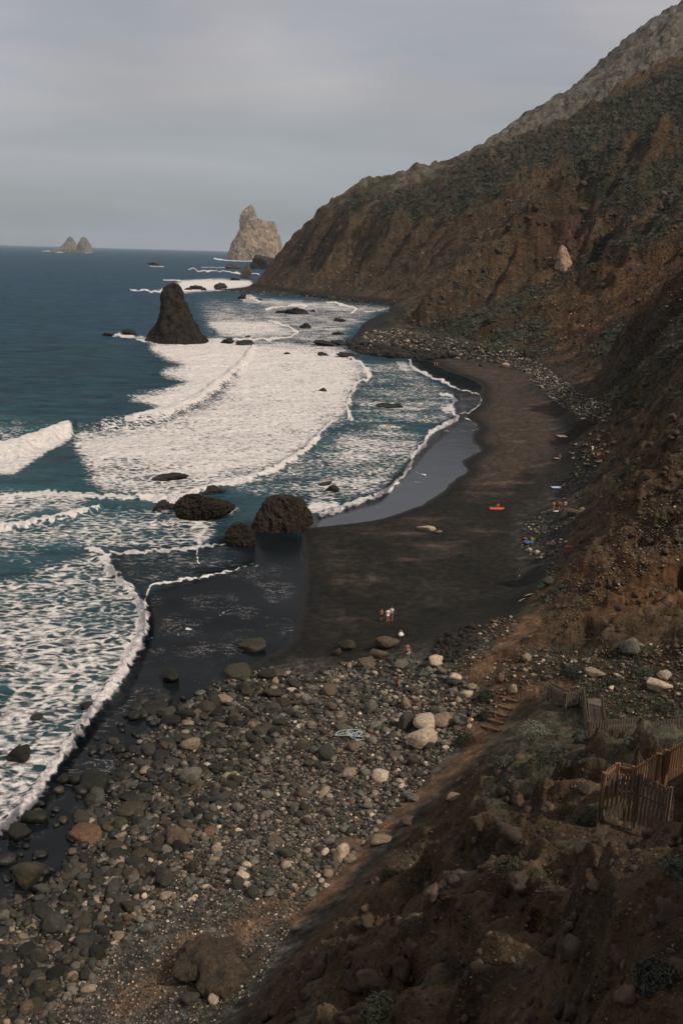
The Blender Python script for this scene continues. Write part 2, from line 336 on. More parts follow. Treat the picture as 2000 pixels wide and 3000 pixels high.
def flank(pts, A, w):
    L = [at(*q)[:2] for q in pts]; d = np.full(TX.shape, 1e9)
    for (ax, ay), (bx, by) in zip(L[:-1], L[1:]):
        dx, dy = bx-ax, by-ay; t = np.clip(((TX-ax)*dx+(TY-ay)*dy)/(dx*dx+dy*dy), 0, 1); d = np.minimum(d, np.hypot(TX-ax-t*dx, TY-ay-t*dy))
    return -A*(1-np.exp(-d/w))*np.exp(-d/(3*w))
hollow = flank([(2000,395,610),(1850,415,622),(1740,448,625),(1630,496,618),(1570,572,602),(1520,632,594),(1440,702,584),(1380,756,576),(1300,820,568),(1240,880,560)], 26, 20)
hollow = hollow+flank([(2200,540,420),(2000,640,420),(1850,700,430),(1700,782,440),(1550,868,440),(1420,915,442)], 17, 13)
hollow = hollow+flank([(2150,740,240),(2000,842,246),(1920,884,254),(1852,935,262),(1800,990,268)], 9, 8)
dz = dz+hollow*hillm*(1+.35*np.clip(g1, -1, 1))
sky_l = [at(*q)[:2] for q in [(745,833,1185),(830,724,1155),(900,660,1130),(1000,594,1080),(1100,567,1055),(1230,546,1035),(1300,503,1035),(1380,452,1230),(1480,380,1260),(1570,313,1285),(1640,285,1295),(1760,208,1315),(1830,160,1330),(1910,60,1350),(2000,20,1365)]]
dsk = np.full(TX.shape, 1e9)
for (ax, ay), (bx, by) in zip(sky_l[:-1], sky_l[1:]):
    dx, dy = bx-ax, by-ay; t = np.clip(((TX-ax)*dx+(TY-ay)*dy)/(dx*dx+dy*dy), 0, 1); dsk = np.minimum(dsk, np.hypot(TX-ax-t*dx, TY-ay-t*dy))
dz = dz*(1-.62*np.exp(-(dsk/45)**2))
ZHd = ZH+dz
def ledges(z, step, k, w):
    t = z/step+.45*fbm(TX/(step*5), TY/(step*5), o=3, seed=int(step*10)); f = t-np.floor(t); return (sstep(.25, .75, f)-f)*step*k*w
cl_ = sstep(-.15, .25, fbm(TX/80, TY/80, o=2, seed=91))
ZHd = ZHd+ledges(ZHd, 13., .42, hillm*farw*cl_*sstep(20, 40, ZH))+ledges(ZHd, 2.6, .6, hillm*(1-farw)*(1-nearflat))
dune = .10*fbm(TX/9, TY/22, o=3, seed=41)
cap = 4.2
bs = np.where(SD > 0, cap*(1-np.exp(-np.maximum(SD, 0)*.045/cap)), SD*.05)
ZB = bs+dune*sstep(1.5, 12, SD)+.035*fbm(TX/4, TY/4, o=3, seed=43)*(RR < 450)
ZB = np.where(SD < -60, -3-(-SD-60)*.02, ZB); ZB = np.maximum(ZB, -14)
k_ = .7
TZ = np.logaddexp((ZHd)/k_, ZB/k_)*k_-.0
TZ = np.minimum(TZ, 420.)
TZ = np.where(SD < 0, np.minimum(TZ, ZB+.0+np.clip(-SD, 0, 1)*-.05), TZ)
ledge = polymask([(1285,1895),(1310,1850),(1360,1830),(1420,1800),(1500,1790),(1480,1840),(1400,1900),(1330,1925)], 8)
def grid_h(x, y):
    a_ = np.arctan2(x, y); r = np.hypot(x, y)
    fj = np.interp(a_, az, np.arange(NA)); fi = np.interp(np.log(np.maximum(r, 3.)), np.log(rr), np.arange(NR))
    i = np.minimum(fi.astype(int), NR-2); j = np.minimum(fj.astype(int), NA-2); u = fi-i; v = fj-j
    return (TZ[i, j]*(1-v)+TZ[i, j+1]*v)*(1-u)+(TZ[i+1, j]*(1-v)+TZ[i+1, j+1]*v)*u
def cast(px, py):
    """where the sight line through a point of the picture meets the ground or the water"""
    px = np.atleast_1d(np.asarray(px, float)); py = np.atleast_1d(np.asarray(py, float)); dx, dy, dzz = ray(px, py)
    dx, dy, dzz = np.broadcast_arrays(dx, dy, dzz); hor = np.hypot(dx, dy); fj = np.interp(np.arctan2(dx, dy), az, np.arange(NA)); j = np.minimum(fj.astype(int), NA-2); v = fj-j
    res = np.zeros((len(px), 3)); ok = np.zeros(len(px), bool)
    for s in range(0, len(px), 4000):
        e = min(len(px), s+4000); hcol = TZ[:, j[s:e]]*(1-v[s:e])+TZ[:, j[s:e]+1]*v[s:e]; hcol = np.maximum(hcol, 0.0)
        rz = H+rr[:, None]*(dzz[s:e]/hor[s:e])[None]
        below = rz < hcol; below[:40] = False
        first = below.argmax(0); has = below.any(0); f0 = np.maximum(first-1, 0); c = np.arange(e-s)
        d0 = rz[f0, c]-hcol[f0, c]; d1 = rz[first, c]-hcol[first, c]; t = np.clip(d0/np.where(np.abs(d0-d1) < 1e-9, 1, d0-d1), 0, 1)
        r = rr[f0]+(rr[first]-rr[f0])*t
        res[s:e, 0] = dx[s:e]/hor[s:e]*r; res[s:e, 1] = dy[s:e]/hor[s:e]*r; res[s:e, 2] = H+dzz[s:e]/hor[s:e]*r; ok[s:e] = has
    return res, ok

# ------------------------------------------------------------------ ground colours (albedo)
QX, QY = proj(TX, TY, TZ)
def M_(*polys):
    m = np.zeros((RH, RW))
    for pts, f, v in polys:
        k = polymask(pts, f); m = m*(1-k)+v*k
    return m
vegmap = np.full((RH, RW), .35)
def vset(pts, f, v):
    global vegmap
    k = polymask(pts, f); vegmap = vegmap*(1-k)+v*k
vset([(980,600),(1040,560),(1230,530),(1400,440),(1900,220),(2100,150),(2100,420),(1800,430),(1640,500),(1560,560),(1450,640),(1250,640),(1100,650),(1000,640)], 40, .85)
vset([(1640,500),(1800,430),(2100,400),(2100,600),(1850,680),(1780,640),(1700,570),(1620,560)], 30, .85)
vset([(740,840),(880,660),(1000,640),(1250,690),(1400,620),(1560,590),(1500,640),(1380,740),(1240,860),(1150,900),(900,865)], 26, .26)
vset([(1180,920),(1300,810),(1450,690),(1560,590),(1600,500),(1700,560),(1790,660),(1750,760),(1600,860),(1450,910),(1250,950)], 24, .22)
vset([(1300,820),(1400,740),(1440,800),(1380,900),(1250,950),(1180,930)], 20, .6)
vset([(2050,620),(2050,690),(1850,740),(1700,815),(1550,905),(1400,965),(1250,985),(1250,945),(1420,905),(1550,855),(1700,765),(1850,690)], 12, .95)
vset([(2050,690),(2050,850),(1850,930),(1750,1010),(1600,1060),(1500,1020),(1550,905),(1700,815),(1850,740)], 16, .10)
vset([(1250,985),(1400,965),(1550,920),(1640,990),(1620,1060),(1500,1040),(1350,1030)], 16, .55)
vset([(2050,830),(1850,930),(1750,1010),(1760,1150),(1800,1250),(2050,1150)], 20, .75)
vset([(2050,1150),(1800,1250),(1780,1350),(1700,1450),(1850,1450),(2050,1250)], 20, .45)
vset([(2050,1300),(1900,1400),(1700,1620),(1540,1840),(1800,1860),(2050,1800)], 20, .08)
vset([(1540,1900),(2050,1880),(2050,2120),(1700,2120),(1560,2020)], 20, .55)
vset([(1420,2180),(1560,2060),(1720,2140),(2050,2160),(2050,3050),(700,3050),(900,2830),(1130,2600),(1280,2400)], 16, .36)
vset([(1430,2140),(1700,2160),(1500,2420),(1380,2400)], 20, .85)
V = sample(vegmap, QX, QY)
slope_r, slope_c = np.gradient(TZ); dr = np.gradient(RR, axis=0); dcx = RR*np.gradient(AZ, axis=1)
gR = slope_r/dr; gC = slope_c/dcx; SLP = np.hypot(gR, gC)
n1 = fbm(TX/11, TY/11, o=5, seed=51); n2 = fbm(TX/2.1, TY/2.1, o=4, seed=52); n3 = fbm(TX/60, TY/60, o=3, seed=53); n4 = fbm(TX/.6, TY/.6, o=2, seed=54)
farv = sstep(90, 300, RR)
vn = V+.55*n1+.35*n2*(1-.3*farv)-.22*np.clip(SLP-.75, -1, 1.6)-.18*np.where(farv > .5, g1, g3)*.6
veg = sstep(.38, .62, vn)
def c3(*c): return np.array(c)[None, None, :]
def lerp(A, B, t): return A+(B-A)*t[..., None]
soil = lerp(c3(.072, .051, .031), c3(.118, .080, .047), sstep(-.5, .5, n3+.5*n1))
rust = sample(M_(([(1500,640),(1600,640),(1720,680),(1700,800),(1560,860),(1480,760)], 30, .6), ([(1700,800),(2050,700),(2050,880),(1850,930),(1750,990),(1600,1000),(1650,900)], 20, .75),
    ([(1680,1660),(1900,1600),(2050,1650),(2050,1800),(1850,1830),(1700,1820)], 16, 1.), ([(1540,1830),(1700,1680),(1760,1760),(1620,1870)], 12, .6), ([(1340,1880),(1400,1820),(1540,1790),(1560,1830),(1540,1960),(1480,2010)], 16, .5)), QX, QY)
soil = lerp(soil, c3(.125, .064, .033), rust*sstep(-.35, .5, n1+.4*n2+.15))
g1c = np.where(farv > .5, g1, g3)
soil = soil*(1+.14*farv*np.clip(g1c, -1.5, 1.5)+.28*n2+.18*n4)[..., None]
purple = sample(M_(([(1590,640),(1700,630),(1700,720),(1640,700),(1600,700)], 14, .7), ([(1440,590),(1540,560),(1560,600),(1500,630)], 10, .3)), QX, QY)
soil = lerp(soil, c3(.10, .048, .040), purple)
vegc = lerp(c3(.058, .060, .038), c3(.092, .092, .066), sstep(-.5, .5, n1)); vegc = vegc*(1+.35*n2)[..., None]
col = lerp(soil, vegc, veg*.85)
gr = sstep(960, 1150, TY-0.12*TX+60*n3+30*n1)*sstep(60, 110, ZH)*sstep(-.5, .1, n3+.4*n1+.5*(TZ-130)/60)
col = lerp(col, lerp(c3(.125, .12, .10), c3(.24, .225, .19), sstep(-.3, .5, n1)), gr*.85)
# loose stones lying in the soil, paler
pale = sstep(.35, .5, fbm(TX/1.3, TY/1.3, o=3, seed=61)+.25*n1-.3*V)*(1-veg)*sstep(4, 8, TZ)
col = lerp(col, c3(.26, .20, .14), pale*.45)
# gravel of the boulder shore
grav = sample(M_(([(1000,1960),(1200,1900),(1500,1900),(1600,2000),(1450,2150),(1380,2230),(1180,2420),(1000,2600),(780,2900),(700,3100),(-100,3100),(-100,2620),(280,2500),(500,2200),(650,2010),(850,1940)], 20, 1.)), QX, QY)*(1-sstep(4.6, 6, TZ+.6*n2))
gcol = lerp(c3(.045, .044, .038), c3(.12, .113, .095), sstep(-.2, .35, n4+.3*n2))
blk = lerp(c3(.0145, .0150, .0125), c3(.026, .0250, .0205), sstep(-.5, .5, n1))
# black sand with drifts of dry brown sand
wv = fbm(TX/10+1.6*n3, TY/4.5, o=5, seed=71, g=.6)
brown = sample(M_(([(1262,1050),(1500,1060),(1570,1120),(1620,1200),(1640,1300),(1640,1350),(1450,1440),(1330,1470),(1290,1450),(1370,1390),(1300,1300),(1400,1200),(1380,1140)], 34, .95),
    ([(880,1560),(1080,1530),(1200,1560),(1330,1600),(1230,1660),(1100,1760),(930,1780),(880,1700)], 60, .42), ([(1000,1500),(1400,1480),(1500,1540),(1300,1640),(1100,1600)], 50, .35)), QX, QY)
bw = sstep(.25, .85, brown+.75*wv+.05)*sstep(.5, 6, SD)
sand = lerp(blk, lerp(c3(.058, .044, .034), c3(.105, .078, .060), sstep(.1, .5, wv)), bw)
sand = sand*(1+.10*noise(TX*1.4, TY*1.4, seed=3)+.12*n4)[..., None]
flat = 1-sstep(4.2, 5.6, TZ+.5*n1)
col = lerp(col, sand, flat)
wrack = np.maximum(np.exp(-((SD-6-2.2*n1)/.45)**2), .7*np.exp(-((SD-13-4*n1)/.6)**2))*flat*(RR < 400)*sstep(-.3, .3, n2+n4)
col = lerp(col, c3(.010, .010, .009), wrack*.6)
col = lerp(col, gcol, grav)
cob2 = sample(M_(([(1020,1000),(1060,975),(1150,960),(1300,985),(1500,1010),(1600,1080),(1700,1130),(1790,1180),(1790,1240),(1700,1225),(1600,1160),(1500,1070),(1260,1048),(1120,1045)], 8, .9), ([(1500,1500),(1620,1440),(1720,1380),(1730,1450),(1690,1560),(1600,1700),(1500,1650)], 14, .5)), QX, QY)
col = lerp(col, lerp(c3(.035, .037, .034), c3(.13, .12, .10), sstep(-.1, .5, n2)), cob2*(1-sstep(8, 14, TZ)))
coastrock = sstep(-1, 3, SD)*(1-sstep(5, 12, SD))*sstep(430, 520, RR)
col = lerp(col, c3(.022, .022, .02), coastrock*.8)
# trodden path up from the beach to the wooden stairs
pathm = np.zeros((RH, RW))
for pts, w in [([(1660,2010),(1590,2012),(1520,2036),(1480,2080),(1440,2135),(1400,2155),(1370,2130),(1330,2100),(1300,2060),(1345,2010),(1420,1960),(1480,1900),(1530,1850),(1560,1820)], 22), ([(1410,2150),(1390,2190),(1350,2230),(1260,2310),(1180,2370),(1120,2430),(1060,2500),(1000,2570),(930,2640),(850,2700)], 20), ([(560,2860),(640,2800),(800,2640),(900,2600)], 40), ([(350,2950),(480,2860),(560,2760)], 40)]:
    pathm = np.maximum(pathm, strokemask(pts, w*1.6, 14, 4))
pm = sample(pathm, QX, QY)*(1-sstep(9.2, 10.5, TZ))
col = lerp(col, lerp(c3(.140, .085, .050), c3(.19, .118, .072), sstep(-.4, .4, n2)), np.clip(pm*(.9+.5*n2), 0, 1))  # dirt colour raised towards orange, sunlight on the trail painted in
wet = (1-sstep(.3, 1.6, SD+.5*n1))*(RR < 450)
darkwet = (1-sstep(1.0, 5, SD+1.5*n1))
col = lerp(col, c3(.012, .0125, .013), darkwet*.75)
Vt = np.stack([TX, TY, TZ], -1).reshape(-1, 3)
def gridfaces(nr, nc):
    i = np.arange(nr-1)[:, None]*nc+np.arange(nc-1)[None]; return np.stack([i, i+1, i+nc+1, i+nc], -1).reshape(-1, 4)
FT = gridfaces(NR, NA)[:, ::-1]
zq = TZ.ravel()[FT].max(1); keep = zq > -2.5
tm = Mat('ground'); ac = tm.attr('col', 0)
nA = tm.noise(.9, 9, .62); nB = tm.noise(5.5, 5, .6); 
cc = tm.mixc(1.0, ac, tm.ramp(nA, [(.3, g4(.36)), (.5, g4(.78)), (.7, g4(1.35))]), 'MULTIPLY')
nC0 = tm.noise(.11, 9, .68, None, .3); cc = tm.mixc(tm.math('MINIMUM', tm.attr('rough'), 1.0), cc, tm.mixc(1.0, cc, tm.ramp(nC0, [(.34, g4(.5)), (.5, g4(1.)), (.68, g4(1.5))]), 'MULTIPLY'))
cc = tm.mixc(1.0, cc, tm.ramp(nB, [(.3, g4(.72)), (.7, g4(1.3))]), 'MULTIPLY')
tm.l.new(cc, tm.b.inputs['Base Color'])
wa = tm.attr('wet'); tm.set(tm.b.inputs['Roughness'], tm.mr(wa, 0, 1, .95, .7)); tm.set(tm.b.inputs['Specular IOR Level'], tm.mr(wa, 0, 1, .12, .2))
ra = tm.attr('rough')
nC = tm.noise(.13, 10, .66, None, .3)
hgt = tm.math('MULTIPLY', tm.math('ADD', tm.math('MULTIPLY', nA, 1.2), tm.math('MULTIPLY', nB, .3)), ra)
hgt = tm.math('ADD', hgt, tm.math('MULTIPLY', tm.math('MULTIPLY', nC, 7.), tm.math('MAXIMUM', tm.math('SUBTRACT', ra, .6), 0.)))
tm.l.new(tm.bump(hgt, 1.0, 1.0), tm.b.inputs['Normal'])
roughv = (1-flat)*(.55+.9*farv)+grav*.25+.03
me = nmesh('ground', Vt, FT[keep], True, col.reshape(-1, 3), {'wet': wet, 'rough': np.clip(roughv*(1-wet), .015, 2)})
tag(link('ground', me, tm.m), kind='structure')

# ------------------------------------------------------------------ the sea: where foam lies and what colour the water has
foam = np.zeros((RH, RW)); 
def fset(pts, f, v, how='max'):
    global foam
    k = polymask(pts, f)
    foam = np.maximum(foam, k*v) if how == 'max' else foam*(1-k)+v*k
def fst(pts, w, v=1., jit=8, seed=0):
    global foam
    foam = np.maximum(foam, strokemask(pts, w, jit, seed)*v)
# open wash between the reef and the beach
fset([(560,880),(1130,895),(1100,925),(1040,960),(1010,1000),(1000,1040),(760,1010),(620,1000),(600,930)], 20, .40)
fset([(0,1560),(300,1495),(560,1480),(640,1500),(620,1590),(500,1600),(340,1612),(280,1600),(0,1620)], 16, .46)
fset([(0,1440),(200,1440),(300,1455),(200,1500),(150,1485),(0,1555)], 12, .56)
fset([(0,1230),(120,1235),(210,1245),(180,1265),(0,1330)], 20, .36)
fset([(620,1410),(800,1370),(950,1290),(1030,1240),(1160,1240),(1260,1270),(1220,1330),(1150,1420),(1000,1480),(930,1500),(880,1490),(700,1440)], 14, .36)
fset([(1030,1060),(1190,1060),(1290,1120),(1330,1150),(1340,1200),(1300,1240),(1030,1240),(1040,1140),(1085,1100)], 12, .34)
fset([(960,1285),(1240,1275),(1230,1310),(1200,1350),(1000,1365)], 14, .52)
fset([(900,1395),(1160,1385),(1150,1420),(1060,1460),(900,1480)], 12, .48)
fset([(1130,1150),(1320,1155),(1320,1170),(1150,1165)], 8, .55); fset([(1280,1190),(1330,1180),(1340,1215),(1300,1215)], 6, .6)
fset([(1150,1060),(1210,1060),(1240,1090),(1180,1095)], 8, .6)
fset([(905,1472),(990,1470),(990,1495),(935,1505),(905,1500)], 6, .82)
# breaker band next to the tall stack and the great white field
fset([(455,1035),(430,1005),(560,1005),(640,990),(700,1000),(750,1010),(757,1032),(730,1062),(665,1125),(605,1172),(540,1212),(480,1238),(375,1247),(372,1238),(450,1213),(470,1190),(380,1168),(375,1158),(460,1152),(560,1125),(540,1110),(475,1098),(475,1085),(560,1075),(505,1055)], 9, .92)
fset([(220,1262),(375,1248),(480,1238),(620,1170),(750,1045),(757,1012),(850,1005),(1000,1020),(1022,1045),(1075,1080),(1087,1105),(1042,1130),(1026,1160),(1016,1200),(1028,1226),(1010,1232),(965,1238),(932,1275),(902,1320),(850,1358),(780,1388),(700,1408),(640,1414),(560,1437),(510,1468),(400,1450),(300,1430),(255,1370),(232,1330),(215,1290)], 22, .76)
fset([(560,1010),(760,1000),(1000,1018),(1078,1082),(1040,1128),(1015,1200),(800,1250),(600,1230),(700,1100)], 20, .80)
fset([(300,1330),(500,1370),(640,1400),(560,1437),(510,1465),(380,1440),(280,1400)], 22, .56, 'set')
fst([(1022,1045),(1075,1080),(1085,1105),(1040,1130),(1026,1160),(1016,1200),(1026,1226)], 9, .95)
fst([(972,1237),(945,1262),(925,1290),(902,1315),(860,1350),(800,1378),(740,1398),(690,1409),(620,1424),(570,1442),(520,1467),(480,1466),(400,1455),(300,1450),(200,1445),(130,1442),(-10,1452)], [7,9,10,11,12,12,12,12,14,18,22,18,14,12,12,10,8], 1.)
fset([(-10,1322),(90,1292),(185,1250),(216,1262),(207,1285),(150,1320),(45,1390),(-10,1396)], 6, 1.0)
fst([(-10,1557),(80,1541),(180,1522),(240,1505),(300,1490)], [13,12,11,8,4], 1.)
# big lacy patch lower left
fset([(270,1605),(335,1620),(330,1655),(370,1720),(420,1770),(432,1810),(420,1880),(390,1960),(340,2040),(290,2085),(250,2140),(200,2200),(150,2280),(110,2340),(60,2400),(-10,2470),(-10,1700),(60,1690),(90,1660),(180,1640)], 12, .41)
fset([(-10,1610),(120,1625),(90,1670),(-10,1680)], 12, .2, 'set'); fset([(330,1790),(390,1790),(380,1850),(330,1860)], 14, .42, 'set')
fset([(90,1960),(220,1880),(230,1930),(130,2000)], 14, .34, 'set'); fset([(70,2030),(180,2050),(60,2180),(0,2200)], 18, .5, 'set')
fst([(262,1612),(315,1628),(312,1660),(350,1700),(395,1745),(420,1795),(418,1840),(400,1885),(365,1950),(322,2028),(272,2080),(255,2105),(205,2180),(150,2255),(115,2320),(45,2390),(-15,2450)], [14,18,16,18,20,30,34,32,30,28,26,26,26,28,26,24,22], .97, 16)
fst([(250,1612),(300,1622),(400,1618),(450,1614)], 7, .95); fst([(440,1614),(520,1612),(600,1600),(660,1592)], [7,8,8,4], .95)
fst([(424,1770),(432,1735),(450,1712),(520,1700),(620,1688),(700,1665)], [5,5,7,7,6,3], .95); fst([(690,1668),(745,1650),(757,1655),(752,1662),(700,1664)], 3, .7)
fst([(605,1548),(588,1570),(582,1590),(578,1620),(582,1645),(590,1655)], [8,7,6,6,5,3], .95)
fset([(330,1620),(650,1600),(740,1650),(690,1690),(460,1710),(430,1740),(370,1700)], 12, .34)
fset([(400,1720),(860,1640),(880,1850),(640,2000),(560,2060),(440,2060),(340,2120),(280,2120),(420,1900)], 16, .15)
fset([(0,2440),(120,2340),(280,2130),(440,2080),(300,2300),(180,2420),(60,2620),(0,2680)], 14, .27)
fst([(430,1875),(520,1855),(590,1830),(640,1805),(700,1830),(745,1865)], 2.2, .6, 10); fst([(640,1805),(680,1785)], 2, .6, 8); fst([(760,1700),(800,1740),(820,1750)], 2, .45, 8)
# swash line on the far beach
fst([(1197,1053),(1205,1072),(1229,1088),(1262,1102),(1306,1119),(1344,1142)], [6,7,8,8,7,3], 1.); fst([(1344,1142),(1380,1150),(1401,1156),(1411,1176),(1395,1198),(1369,1211),(1345,1210)], 2.5, .9, 5)
fst([(1290,1155),(1322,1158),(1333,1172),(1318,1193),(1328,1210),(1344,1220),(1325,1238),(1306,1245),(1256,1268),(1246,1302),(1206,1337),(1210,1352),(1187,1387),(1145,1432),(1107,1455),(1026,1478),(976,1501),(931,1507)], [5,7,6,6,7,7,7,9,9,12,10,8,9,11,12,12,12,8], 1., 8)
fst([(1360,1222),(1400,1248),(1403,1254),(1385,1262),(1300,1262)], 2.2, .8, 4); fst([(1215,1382),(1245,1390),(1248,1402),(1230,1412),(1190,1414),(1160,1430)], 2.5, .85, 4); fst([(1409,1318),(1374,1337)], 1.5, .5, 3)
fset([(1330,1145),(1405,1160),(1405,1195),(1350,1205)], 6, .4)
fst([(372,1240),(420,1232),(480,1222),(540,1195),(600,1158),(660,1115),(705,1072),(738,1030),(752,1012)], [6,12,15,17,18,16,14,12,8], 1.)
# farther breakers
fst([(455,853),(520,850),(600,846),(640,849)], 5, .95, 3); fst([(385,848),(430,851),(470,852)], [1.5,4,3], .9, 6)
fset([(540,822),(640,818),(735,822),(742,836),(690,846),(500,860),(460,852)], 5, .86); fst([(480,820),(560,824),(620,820)], 3, .8, 2)
fst([(552,788),(590,793),(640,794),(700,799),(762,803)], [1.5,3,2,3.4,2], .8, 6); fst([(590,783),(680,784)], 2, .6, 1)
fst([(628,757),(652,761)], 3, 1, 1); fst([(655,762),(720,765),(750,765)], 2, .8, 1); fst([(438,780),(480,781)], 1.8, .8, 1)
fst([(124,736),(148,736)], 1.6, .9, .5); fst([(165,739),(185,739)], 1.2, .7, .5); fst([(250,741),(272,742)], 1.3, .8, .5)
fst([(320,980),(370,984),(430,992)], [3,7,9], .85, 5); fst([(405,995),(470,1003),(560,1008),(620,1006)], 6, .9, 4)
fset([(600,938),(700,935),(790,940),(868,968),(870,982),(760,993),(640,985)], 8, .66); fst([(790,938),(845,955),(870,975),(840,990),(760,995),(680,996)], 5, .85, 5)
fset([(720,872),(960,885),(1045,903),(1035,918),(960,912),(870,905),(700,888)], 7, .55); fst([(960,884),(1010,893),(1043,905),(1030,918)], 5, .9, 4); fst([(780,905),(890,890),(898,897),(860,912)], 5, .9, 3)
fset([(590,925),(760,930),(780,905),(860,900),(830,920),(700,935)], 8, .5); fst([(1065,915),(1130,905)], 2, .7, 2); fset([(700,868),(750,865),(760,885),(700,880)], 5, .6)
fset([(1030,890),(1160,900),(1150,910),(1050,915)], 5, .45)
fset([(590,1478),(690,1475),(700,1500),(620,1520)], 8, .48); fset([(880,1410),(1000,1405),(1010,1450),(900,1450)], 8, .45)
fset([(1080,1175),(1230,1190),(1250,1210),(1160,1205)], 6, .52); fset([(1110,1240),(1180,1250),(1170,1258),(1110,1252)], 3, .6)
shal = M_(([(-100,1380),(300,1400),(500,1440),(300,1620),(-100,1640)], 40, .8), ([(500,1440),(900,1400),(900,1500),(600,1560),(300,1620)], 50, .3), ([(-100,1640),(260,1640),(400,1760),(420,1850),(300,2080),(-50,2460)], 20, .5), ([(620,1420),(1100,1100),(1300,1160),(1300,1260),(1000,1480),(800,1480)], 30, .45), ([(0,1200),(300,1240),(200,1290),(0,1290)], 20, .6), ([(1000,1020),(1200,1050),(1300,1150),(1090,1120)], 20, .3))
wash = M_(([(900,1570),(760,1540),(660,1580),(560,1640),(420,1745),(435,1830),(420,1900),(350,2050),(280,2100),(120,2345),(-50,2480),(-100,3200),(600,3200),(900,2200),(950,1800)], 14, 1.),
          ([(930,1512),(1110,1460),(1210,1350),(1250,1300),(1310,1250),(1350,1215),(1330,1180),(1340,1145),(1200,1075),(1190,1045),(1500,1040),(1500,1560),(900,1570)], 7, 1.), ([(340,1625),(660,1600),(740,1640),(430,1740),(330,1680)], 12, .75), ([(1050,1010),(1200,1040),(1200,1060),(1060,1060)], 8, .4))
gls = polymask([(895,1570),(905,1510),(1110,1460),(1200,1350),(1240,1300),(1310,1240),(1345,1210),(1330,1170),(1345,1140),(1500,1150),(1500,1560)], 10)+.22*polymask([(760,1560),(900,1570),(905,1850),(780,1800),(740,1650)], 60)
azs = np.radians(np.concatenate([np.linspace(-70, -23, 50)[:-1], np.linspace(-23, 23, 800)[:-1], np.linspace(23, 60, 40)]))
rs = np.concatenate([np.exp(np.linspace(math.log(24.), math.log(2200.), 1150))[:-1], np.exp(np.linspace(math.log(2200.), math.log(29000.), 200))])
A2, R2 = np.meshgrid(azs, rs); SX = R2*np.sin(A2); SY = R2*np.cos(A2)
SDs = sdist(SX, SY)
px_, py_ = proj(SX, SY, 0*SX)
inside = sstep(-900, 0, px_)
fo = sample(foam, px_, py_)*np.where(R2 > 45, 1, .4); sh = sample(shal, px_, py_); wa_ = sample(wash, px_, py_)
amp = sstep(2, 70, -SDs)*(1-wa_)
res_ok = 1-sstep(700, 2500, R2)
swell = amp*res_ok*(.35*np.sin((SX*.5-SY*1.0)/9.+2*noise(SX/60, SY/60, seed=81))+.30*fbm(SX/8, SY/13, o=3, seed=82)+.14*fbm(SX/2.2, SY/3.0, o=3, seed=83))
def crest(pts, w, h):
    return sample(strokemask(pts, w, 6, 3), px_, py_)*h
SZ = swell+crest([(-60,1350),(60,1315),(140,1280),(200,1258),(225,1252)], [34,30,26,18,6], 2.3)+crest([(300,1245),(400,1232),(480,1222),(600,1160),(700,1080),(745,1020)], [10,20,22,22,18,10], 1.5)
SZ += crest([(-10,1553),(80,1538),(180,1520),(240,1505),(300,1490)], 12, .7)+crest([(972,1237),(925,1285),(860,1345),(740,1395),(620,1424),(520,1462),(400,1452)], 12, .5)+crest([(262,1615),(350,1690),(415,1770),(425,1840),(365,1955),(272,2080),(150,2255),(45,2390)], 18, .35)
SZ += crest([(1344,1220),(1256,1268),(1206,1337),(1145,1432),(1026,1478),(931,1507)], 8, .3)+crest([(1022,1045),(1080,1095),(1026,1160),(1016,1220)], 8, .4)
SZ = SZ+(fo*.08+sstep(.85, 1, fo)*.12)*fbm(SX/1.4, SY/1.4, o=3, seed=84, ridged=True)*res_ok
far = 1-sstep(1500, 3500, R2); SZ = SZ*far
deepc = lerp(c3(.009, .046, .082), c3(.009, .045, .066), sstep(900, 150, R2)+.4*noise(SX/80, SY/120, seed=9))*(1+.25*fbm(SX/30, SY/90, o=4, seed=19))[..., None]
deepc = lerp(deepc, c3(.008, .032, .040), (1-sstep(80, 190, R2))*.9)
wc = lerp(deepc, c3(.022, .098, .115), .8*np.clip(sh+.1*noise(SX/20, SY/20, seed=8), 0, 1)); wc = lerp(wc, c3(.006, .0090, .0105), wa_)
wm = Mat('sea_water'); pos = wm.pos()
fa = wm.attr('foam'); wcol = wm.attr('col', 0)
st = wm.node('ShaderNodeMapping'); st.inputs['Scale'].default_value = (.62, .95, 1); st.inputs['Rotation'].default_value = (0, 0, -.25); wm.l.new(pos, st.inputs[0]); sp = st.outputs[0]
mv = wm.node('ShaderNodeMapping'); mv.inputs['Scale'].default_value = (.6, 1.5, 1); mv.inputs['Rotation'].default_value = (0, 0, .25); wm.l.new(pos, mv.inputs[0]); w2v = wm.noise(.12, 8, .68, mv.outputs[0])
wrp = wm.node('ShaderNodeTexNoise'); wrp.inputs['Scale'].default_value = .35; wrp.inputs['Detail'].default_value = 3; wm.l.new(sp, wrp.inputs[0])
va = wm.node('ShaderNodeVectorMath', operation='MULTIPLY_ADD'); wm.l.new(wrp.outputs['Color'], va.inputs[0]); va.inputs[1].default_value = (2.4, 2.4, 0); wm.l.new(sp, va.inputs[2])
n_big = wm.noise(.16, 5, .6, va.outputs[0]); n_sm = wm.noise(1.45, 5, .58, va.outputs[0])
vo = wm.node('ShaderNodeTexVoronoi', feature='DISTANCE_TO_EDGE'); vo.inputs['Scale'].default_value = .92; wm.l.new(va.outputs[0], vo.inputs['Vector'])
lace = wm.mr(vo.outputs['Distance'], 0.0, .34, 1.0, 0.0)                # 1 on the net lines
s = wm.math('ADD', wm.math('MULTIPLY', lace, .42), wm.math('MULTIPLY', wm.mr(n_sm, .32, .68, 0, 1), .42)); s = wm.math('ADD', s, wm.math('MULTIPLY', wm.mr(n_big, .30, .70, 0, 1), .28))
wsh0 = wm.attr('wash')
